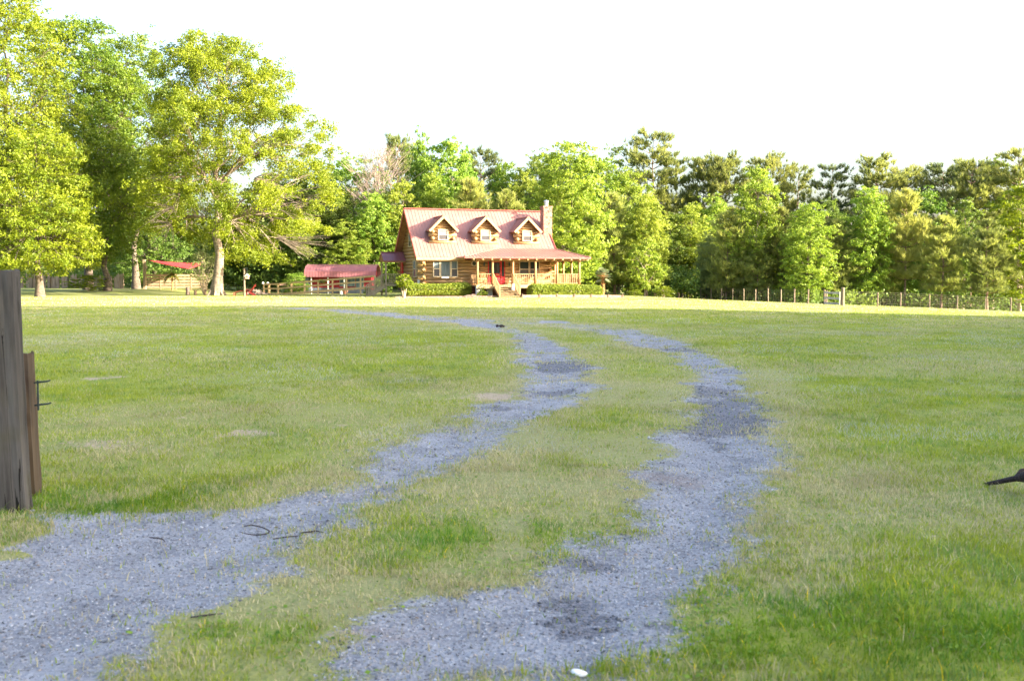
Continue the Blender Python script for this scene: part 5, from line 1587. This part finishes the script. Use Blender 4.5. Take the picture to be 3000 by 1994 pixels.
for i in range(n):
    for j in range(n - i):
        fs.append((idx(i, j), idx(i + 1, j), idx(i, j + 1)))
        if j < n - i - 1: fs.append((idx(i + 1, j), idx(i + 1, j + 1), idx(i, j + 1)))
mb = MB(); mb.add(vs, fs); so = mb.build('shade_sail', M['sail'], None, smooth=True)
so.modifiers.new('thick', 'SOLIDIFY').thickness = 0.012
tag(so, 'red triangular shade sail stretched above the board fence', 'shade sail')

# thin grey-leaved bush before the fence
d = broad_tree(111, 4.4, interp_env([1.2, 2.2, 3.4, 4.3], [1.0, 1.55, 1.5, .4]), .5, 1.3, 60, .42, .42, 45, .13, .05, 9, twigs=True, spread=1.0)
for k in range(9):
    a = k * .7; d[0].add(bez(np.array([.08 * math.cos(a), .08 * math.sin(a), -.05]), np.array([.2 * math.cos(a), .2 * math.sin(a), .8]), np.array([1.0 * math.cos(a), 1.0 * math.sin(a), 2.4]), 6), np.linspace(.05, .02, 6), 5)
place_tree('bush', d, M['leaf_pale'], M['bark_pale'], on(600, 98), 'thin many stemmed bush with pale bark left of the big oak trunk', None, 'bush')
# palm-like plant before the boards
p = on(507, 103.5)
t = thing('palm_tree', p, 'scruffy little palm with hanging brown fronds before the pale board fence', 'palm')
MB().tube([(0, 0, -.1), (.03, 0, .8), (-.02, 0, 1.6)], [.10, .09, .13], 8).build('trunk', M['palm_trunk'], t)
rng = np.random.RandomState(14); Vs = []; vv = []
for k in range(22):
    a = rng.uniform(0, 6.28); L = rng.uniform(.5, .95); e = rng.uniform(-.9, .5)
    pts = [np.array([0, 0, 1.6]) + np.array([math.cos(a) * L * s, math.sin(a) * L * s, (e + .7) * L * s - .9 * L * s * s]) for s in np.linspace(0, 1, 6)]
    for q0, q1 in zip(pts[:-1], pts[1:]):
        for sd_ in (-1, 1):
            for z_ in (0, .5):
                c = q0 + (q1 - q0) * z_; w = np.array([-math.sin(a), math.cos(a), 0]) * sd_
                Vs.append(np.array([c, c + (q1 - q0) * .5, c + w * .22 + (q1 - q0) * .6 + np.array([0, 0, -.12])])); vv += [rng.uniform(.1, 1)] * 3
np_obj('fronds', np.concatenate(Vs), [np.arange(len(Vs) * 3).reshape(-1, 3)], M['cabbage'], {'var': np.array(vv)}, parent=t)

# stumps and plank bench
p = on(552, 93)
t = MB().lathe([(.22, -.1), (.19, .1), (.17, .4), (.17, .72), (.14, .735), (.02, .73)], (0, 0, 0), 14)
tag(t.build('tree_stump', M['stump'], None, p, smooth=False), 'dark upright log stump on the lawn left of the big oak', 'stump')
p = on(585, 93.5)
t = thing('plank_bench', p, 'rough bench of a pale plank on log legs beside the dark stump', 'bench')
MB().box(-.9, .9, -.16, .16, .44, .50).build('plank', M['pale_board'], t)
for x in (-.35, .55): MB().lathe([(.15, -.05), (.13, .44), (.02, .441)], (x, 0, 0), 12).build('leg', M['slab'], t)

# rough slab fence at the far left
s0 = on(50, 119); s1 = on(366, 113)
t = thing('slab_fence', s0, 'rough picket fence of upright bark edged slabs at the far left', 'fence', math.atan2(s1.y - s0.y, s1.x - s0.x))
SLn = (s1 - s0).length; rg = random.Random(8)
mb = MB(); x = 0.0
while x < SLn:
    w = rg.uniform(.12, .26); h = rg.uniform(1.15, 1.75)
    if rg.random() < .9: mb.box(x, x + w, -.02 + rg.uniform(-.01, .01), .03, -.1, h)
    x += w + rg.uniform(.0, .09)
mb.build('slabs', M['slab'], t)
mb = MB().box(0, SLn, .04, .09, .4, .5); mb.box(0, SLn, .04, .09, 1.0, 1.1); mb.build('rail', M['slab'], t)
for k in range(7): MB().tube([(SLn * k / 6, -.09, -.2), (SLn * k / 6, -.09, 1.75)], .07, 8).build('post', M['fence_post'], t)
for k, (px, Y, rr_) in enumerate(((92, 111, .33), (130, 113, .30))):
    pass

# wire fence, gate post, board gate
def px_base(px, Y):
    return on(px, Y)
LF = [(1996, 111), (2052, 106), (2082, 103.5), (2112, 101), (2145, 98.5), (2178, 96), (2212, 93.5), (2249, 91), (2287, 88.5), (2326, 86.5), (2366, 84.5), (2413, 82.3)]
RF = [(2467, 80.5), (2570, 82), (2637, 83.2), (2722, 85), (2803, 87), (2885, 89), (2960, 91), (3035, 93), (3110, 95), (3190, 97)]
def wire_fence(pts, label, h, first, cross):
    P = [on(a, b) for a, b in pts]; o = P[0]
    t = thing('wire_fence', o, label, 'fence')
    rg = random.Random(int(pts[0][0]))
    for k, p in enumerate(P):
        if k == 0 and first: continue
        q = p - o; tilt = rg.uniform(-.03, .03)
        MB().tube([(q.x, q.y, q.z - .2), (q.x + tilt, q.y, q.z + h * rg.uniform(.97, 1.06))], rg.uniform(.052, .068), 8).build('post', M['fence_post'], t)
    w = MB()
    for a, b in zip(P[:-1], P[1:]):
        a = a - o; b = b - o
        for z in (.12, .28, .42, .56, .70, .86, 1.02, 1.16):
            zz = z * h / 1.2
            m_ = (a + b) / 2 + Vector((0, 0, zz - .015 - .03 * rg.random()))
            w.tube([a + Vector((0, -.07, zz)), m_ + Vector((0, -.07, 0)), b + Vector((0, -.07, zz))], .0035 if z < 1.1 else .005, 4, caps=False)
        n = int((b - a).length / cross)
        for k in range(1, n):
            q = a.lerp(b, k / n) + Vector((0, -.07, 0)); w.bar(q + Vector((0, 0, .12 * h / 1.2)), q + Vector((0, 0, 1.02 * h / 1.2)), .005, .005)
    w.build('woven_wire', M['wire'], t)
    return t
wire_fence(LF, 'woven wire fence on wooden posts running from the small trees to the board gate', 1.22, False, .45)
wire_fence(RF, 'woven wire fence on wooden posts running from the thick gate post to the right edge', 1.22, True, .30)
p = on(2467, 80.5)
t = MB(); t.tube([(0, 0, -.2), (.0, 0, .7), (.01, 0, 1.45)], [.16, .15, .145], 14); t.lathe([(.145, 1.45), (.10, 1.47), (.02, 1.475)], (.01, 0, 0), 14)
tag(t.build('gate_post', M['fence_post'], None, p), 'thick round wooden gate post at the right end of the grey board gate', 'post')
a = on(2414, 82.0); b = on(2459, 80.8)
t = thing('board_gate', a, 'short grey gate panel of three horizontal boards in the wire fence', 'gate', math.atan2(b.y - a.y, b.x - a.x))
GL = (b - a).length; dz = b.z - a.z
for z in (.13, .56, 1.0): MB().bar((.0, -.02, z + .02), (GL, -.02, z + dz), .035, .17).build('board', M['grey_board'], t)
for x, h in ((-.03, 1.15), (.17, 1.18)): MB().box(x - .045, x + .045, .0, .09, -.15, h).build('upright', M['fence_post'], t)
MB().box(GL - .10, GL - .02, .0, .07, .05, 1.08).build('upright', M['grey_board'], t)

# flower bed edging, mulch, driftwood
mb = MB()
def bed(name, pts, lab):
    vs = [HW(x, y, 0) for x, y in pts]
    for q in vs: q.z = thf(q.x, q.y) + .03
    m = MB(); m.prism([tuple(q) for q in vs], (0, 0, .06)); return tag(m.build(name, M['mulch']), lab, 'flower bed', kind='structure')
bed('flower_bed', [(-2.2, -6.55), (4.5, -7.6), (6.0, -7.75), (6.0, -4.4), (-1.2, -4.4)], 'brown mulch bed under the left hedge')
bed('flower_bed', [(7.95, -8.35), (16.6, -8.75), (16.6, -6.9), (7.95, -6.0)], 'brown mulch bed under the long hedge')
def edging(pts, lab, h, stakes=0):
    P = [HW(x, y, 0) for x, y in pts]
    for q in P: q.z = thf(q.x, q.y)
    o = P[0]; t = thing('bed_edging', o, lab, 'edging')
    for k, (a, b) in enumerate(zip(P[:-1], P[1:])):
        MB().bar(a - o + Vector((0, 0, h / 2)), b - o + Vector((0, 0, h / 2)), .12, h).build('timber', M['timber'], t)
    for a in P:
        if stakes: MB().box(a.x - o.x - .05, a.x - o.x + .05, a.y - o.y - .13, a.y - o.y - .065, a.z - o.z - .1, a.z - o.z + h + .08).build('stake', M['timber'], t)
edging([(-2.2, -6.65), (.2, -7.0), (2.3, -7.35), (4.4, -7.7), (6.0, -7.85)], 'low pale timber edging of the bed left of the steps', .13)
edging([(8.0, -8.45), (9.5, -8.5), (11.0, -8.58), (12.5, -8.66), (14.0, -8.73), (15.5, -8.8), (16.8, -8.85)], 'brown timber edging with stakes along the long hedge', .22, 1)
p = HW(3.75, -8.1, 0); p.z = thf(p.x, p.y)
t = MB(); t.tube([(-.75, 0, .05), (-.3, .05, .13), (.2, 0, .10), (.75, -.05, .04)], [.05, .11, .12, .04], 8); t.tube([(-.1, .05, .12), (.15, .1, .26), (.45, .1, .22)], [.07, .05, .02], 6); t.tube([(.1, 0, .1), (-.3, -.15, .05), (-.6, -.2, .03)], [.06, .05, .02], 6)
tag(t.build('driftwood', M['stump'], None, p, rz=TH), 'gnarled dark driftwood log lying in front of the left flower bed', 'driftwood')

# ------------------------------------------------------------------ foreground: gate post, rear post, latch, branch, twigs
M['old_post'] = None
def post_mat():
    m, nt, b, out = new_mat('weathered_post')
    N = nt.nodes.new; L = nt.links.new
    tc = N("ShaderNodeTexCoord"); mp = N("ShaderNodeMapping"); mp.inputs['Scale'].default_value = (9, 9, 0.7); L(tc.outputs['Object'], mp.inputs[0])
    n1 = N("ShaderNodeTexNoise"); n1.inputs['Scale'].default_value = 1.6; n1.inputs['Detail'].default_value = 9; n1.inputs['Roughness'].default_value = .65; L(mp.outputs[0], n1.inputs['Vector'])
    r1 = N("ShaderNodeValToRGB"); r1.color_ramp.elements[0].position = .30; r1.color_ramp.elements[1].position = .72
    r1.color_ramp.elements[0].color = (.03, .027, .026, 1); r1.color_ramp.elements[1].color = (.135, .125, .118, 1); e = r1.color_ramp.elements.new(.5); e.color = (.078, .072, .068, 1)
    L(n1.outputs['Fac'], r1.inputs[0])
    n2 = N("ShaderNodeTexNoise"); n2.inputs['Scale'].default_value = 4.0; n2.inputs['Detail'].default_value = 6; L(tc.outputs['Object'], n2.inputs['Vector'])
    r2 = N("ShaderNodeValToRGB"); r2.color_ramp.elements[0].position = .50; r2.color_ramp.elements[1].position = .68; L(n2.outputs['Fac'], r2.inputs[0])
    sp = N("ShaderNodeSeparateXYZ"); L(tc.outputs['Object'], sp.inputs[0])
    mr = N("ShaderNodeMapRange"); mr.inputs[1].default_value = .9; mr.inputs[2].default_value = .25; mr.inputs[3].default_value = .12; mr.inputs[4].default_value = .75; L(sp.outputs['Z'], mr.inputs[0])
    mu = N("ShaderNodeMath"); mu.operation = 'MULTIPLY'; L(r2.outputs[0], mu.inputs[0]); L(mr.outputs[0], mu.inputs[1])
    mx = N("ShaderNodeMixRGB"); mx.inputs[2].default_value = (.07, .065, .022, 1); L(mu.outputs[0], mx.inputs[0]); L(r1.outputs[0], mx.inputs[1])
    # drying cracks
    mp3 = N("ShaderNodeMapping"); mp3.inputs['Scale'].default_value = (14, 14, .35); L(tc.outputs['Object'], mp3.inputs[0])
    n3 = N("ShaderNodeTexNoise"); n3.inputs['Scale'].default_value = 1.0; n3.inputs['Detail'].default_value = 3; L(mp3.outputs[0], n3.inputs['Vector'])
    sb = N("ShaderNodeMath"); sb.operation = 'SUBTRACT'; sb.inputs[1].default_value = .5; L(n3.outputs['Fac'], sb.inputs[0])
    ab = N("ShaderNodeMath"); ab.operation = 'ABSOLUTE'; L(sb.outputs[0], ab.inputs[0])
    lt = N("ShaderNodeMath"); lt.operation = 'LESS_THAN'; lt.inputs[1].default_value = .009; L(ab.outputs[0], lt.inputs[0])
    mx2 = N("ShaderNodeMixRGB"); mx2.inputs[2].default_value = (.010, .009, .008, 1); L(lt.outputs[0], mx2.inputs[0]); L(mx.outputs[0], mx2.inputs[1])
    L(mx2.outputs[0], b.inputs['Base Color']); b.inputs['Roughness'].default_value = .85; b.inputs['Specular IOR Level'].default_value = .2
    bp = N("ShaderNodeBump"); bp.inputs['Strength'].default_value = .6; bp.inputs['Distance'].default_value = .01; L(n1.outputs['Fac'], bp.inputs['Height']); L(bp.outputs[0], b.inputs['Normal'])
    return m
M['old_post'] = post_mat()
M['brown_post'] = nmat('brown_board', (.055, .04, .028), (.105, .076, .05), 2.2, .75, .3, (9, 9, .8), detail=8, c3=(.05, .03, .02), s3=4.0)
def rough_post(name, w, d, h, mat, parent, loc, rz, seed, chip=.006):
    bm = bmesh.new(); nz = 40; nk = 5; rg = np.random.RandomState(seed)
    ring = []
    for side in range(4):
        for k in range(nk):
            f = k / nk
            ring.append({0: (-w / 2 + w * f, -d / 2), 1: (w / 2, -d / 2 + d * f), 2: (w / 2 - w * f, d / 2), 3: (-w / 2, d / 2 - d * f)}[side])
    ring = np.array(ring); cor = np.array([i % nk == 0 for i in range(len(ring))])
    ring[cor] *= .965
    groove = rg.normal(0, 1, len(ring)) * chip * .5
    rows = []
    for i in range(nz + 1):
        z = h * i / nz
        j = groove + chip * (vnoise(np.arange(len(ring)) * .9 + seed, np.full(len(ring), z * 6)) - .5)
        q = ring * (1 + j / (w / 2))[:, None]
        rows.append([bm.verts.new((q[k, 0] + .006 * math.sin(z * 2.2 + seed), q[k, 1], z + (rg.normal(0, .006) if i == nz else 0))) for k in range(len(ring))])
    n = len(ring)
    for i in range(nz):
        for k in range(n): bm.faces.new((rows[i][k], rows[i][(k + 1) % n], rows[i + 1][(k + 1) % n], rows[i + 1][k]))
    bm.faces.new(rows[nz]); bm.faces.new(rows[0][::-1])
    me = bpy.data.meshes.new(name); bm.to_mesh(me); bm.free(); me.materials.append(mat)
    o = bpy.data.objects.new(name, me); COL.objects.link(o); o.location = loc; o.rotation_euler = (0, 0, rz)
    if parent: o.parent = parent
    return o
p = gnd(52, 1500)
gp = rough_post('gate_post', .175, .165, 1.70, M['old_post'], None, (p.x, p.y + .05, p.z - .05), R(8), 3)
gp.location.x -= 0.028; gp.rotation_euler = (0, R(-1.5), R(8))
tag(gp, 'weathered grey square gate post in the left foreground', 'post')
p2 = gnd(96, 1462)
bp_ = thing('latch_post', (p2.x - .085, p2.y + .16, p2.z - .03), 'shorter brown wooden post with an iron latch just behind the grey gate post', 'post', R(5))
rough_post('post', .10, .13, 1.08, M['brown_post'], bp_, (0, 0, 0), 0, 9).rotation_euler = (0, R(-1.0), 0)
lt_ = MB()
for z in (.70, .865):
    lt_.bar((.06, -.05, z), (.115, -.06, z + .01), .012, .012)
    lt_.add([(.10, -.075, z + .012), (.165, -.08, z + .02), (.185, -.07, z + .027), (.165, -.055, z + .02), (.10, -.06, z + .012), (.10, -.075, z), (.165, -.08, z + .008), (.185, -.07, z + .016), (.165, -.055, z + .008), (.10, -.06, z)],
            [(0, 1, 2, 3, 4), (9, 8, 7, 6, 5), (0, 5, 6, 1), (1, 6, 7, 2), (2, 7, 8, 3), (3, 8, 9, 4), (4, 9, 5, 0)])
lt_.tube([(.088, -.058, .665), (.088, -.058, .885)], .008, 8)
lt_.build('latch', M['iron'], bp_)
# fence with a dark panel going left from the grey post
a = gnd(-30, 1500)
t = thing('plank_fence', (p.x - .12, p.y + .06, p.z), 'weathered fence with a dark panel joining the left side of the grey gate post', 'fence', R(172))
MB().box(.02, 2.6, -.02, .03, .08, .98).build('dark_panel', M['deadlog'], t)
for z in (.30, .42): MB().box(.0, 2.6, .031, .10, z - .055, z + .05).build('rail', M['old_post'], t)
MB().box(2.3, 2.46, -.1, -.021, -.1, 1.2).build('post', M['old_post'], t)

# dark fallen branch at the right edge
g1 = gnd(2884, 1420); g2 = gnd(3004, 1452)
t = MB(); u = Vector((g2.x - g1.x, g2.y - g1.y, 0)).normalized()
pts = [g1 + Vector((0, 0, .005)), g1 + u * .12 + Vector((0, 0, .045)), g1 + u * .32 + Vector((0, 0, .115)), g1 + u * .44 + Vector((0, .02, .15)), g1 + u * .8 + Vector((0, .1, .20)), g1 + u * 1.5 + Vector((0, .15, .06))]
t.tube([q - g1 for q in pts], [.013, .018, .023, .048, .06, .05], 9)
t.tube([pts[3] - g1, pts[3] - g1 + Vector((.05, 0, -.07)), pts[3] - g1 + Vector((.12, -.02, -.16))], [.04, .025, .01], 7)
t.tube([pts[2] - g1, pts[2] - g1 + Vector((.06, .05, .05)), pts[2] - g1 + Vector((.16, .1, .06))], [.02, .014, .008], 6)
tag(t.build('fallen_branch', M['deadlog'], None, g1, smooth=True), 'black dead branch lying in the grass at the right edge', 'branch')

def twig(pts, label, r=.006):
    P = [gnd(a, b) + Vector((0, 0, .004 + r)) for a, b in pts]; o = P[0]
    # smooth the path
    Q = []
    for i in range(len(P) - 1):
        for s in np.linspace(0, 1, 4, endpoint=False): Q.append(P[i].lerp(P[i + 1], s))
    Q.append(P[-1])
    S = [Q[0]] + [(Q[i - 1] + Q[i] * 2 + Q[i + 1]) / 4 for i in range(1, len(Q) - 1)] + [Q[-1]]
    m = MB(); n = len(S)
    m.tube([q - o for q in S], [r * (.35 + .65 * math.sin(math.pi * min(1, (i + 1) / n * 1.1)) ** .5) for i in range(n)], 6)
    m.tube([S[n // 2] - o, S[n // 2] - o + Vector((.012, .02, .004))], [r * .6, r * .3], 5)
    tag(m.build('twig', M['twig'], None, o, smooth=True), label, 'twig', 'twigs lying on the left gravel track')
twig([(715, 1545), (735, 1540), (770, 1548), (790, 1558), (785, 1566), (755, 1571), (722, 1567), (702, 1561)], 'dark twig bent into an open ring on the gravel', .005)
twig([(438, 1577), (460, 1579), (478, 1583), (484, 1591)], 'short hooked dark twig lying alone on the pale gravel', .0045)
twig([(800, 1582), (830, 1577), (858, 1574), (880, 1573)], 'straight dark twig right of the ring shaped one', .0045)
twig([(880, 1564), (905, 1561), (928, 1558), (948, 1563)], 'slightly arched thin twig nearest the grass strip', .005)
twig([(558, 1812), (590, 1808), (620, 1804), (650, 1801)], 'brown twig at the lower edge of the pale gravel beside the grass', .0045)
g = gnd(1697, 1974)
bm = bmesh.new(); bmesh.ops.create_icosphere(bm, subdivisions=3, radius=1)
for v in bm.verts:
    f = 1 + .16 * (float(vnoise(v.co.x * 1.7 + 9, v.co.y * 1.7 + v.co.z)) - .5); v.co = Vector((v.co.x * .036 * f, v.co.y * .022 * f, v.co.z * .013 * f))
me = bpy.data.meshes.new('white_stone'); bm.to_mesh(me); bm.free(); me.materials.append(M['stone_white'])
o = bpy.data.objects.new('white_stone', me); COL.objects.link(o); o.location = g + Vector((0, 0, .006)); o.rotation_euler = (0, .1, R(-20)); me.polygons.foreach_set('use_smooth', [True] * len(me.polygons))
tag(o, 'smooth white stone on the gravel at the bottom of the picture', 'stone')
for k, (px, py, s, lab) in enumerate(((1457, 957, .05, 'smaller dark clod lying on the far left wheel track'), (1471, 958, .10, 'longer dark clod lying on the far left wheel track'))):
    g = gnd(px, py); bm = bmesh.new(); bmesh.ops.create_icosphere(bm, subdivisions=2, radius=1)
    for v in bm.verts:
        f = 1 + .7 * (float(vnoise(v.co.x * 2 + 3 * k, v.co.y * 2 + v.co.z * 3)) - .5); v.co = Vector((v.co.x * s * f, v.co.y * .07 * f, v.co.z * .045 * f))
    me = bpy.data.meshes.new('clod'); bm.to_mesh(me); bm.free(); me.materials.append(M['deadlog'])
    o = bpy.data.objects.new('dirt_clod', me); COL.objects.link(o); o.location = g + Vector((0, 0, .03)); tag(o, lab, 'clod', 'dark clods on the far track')
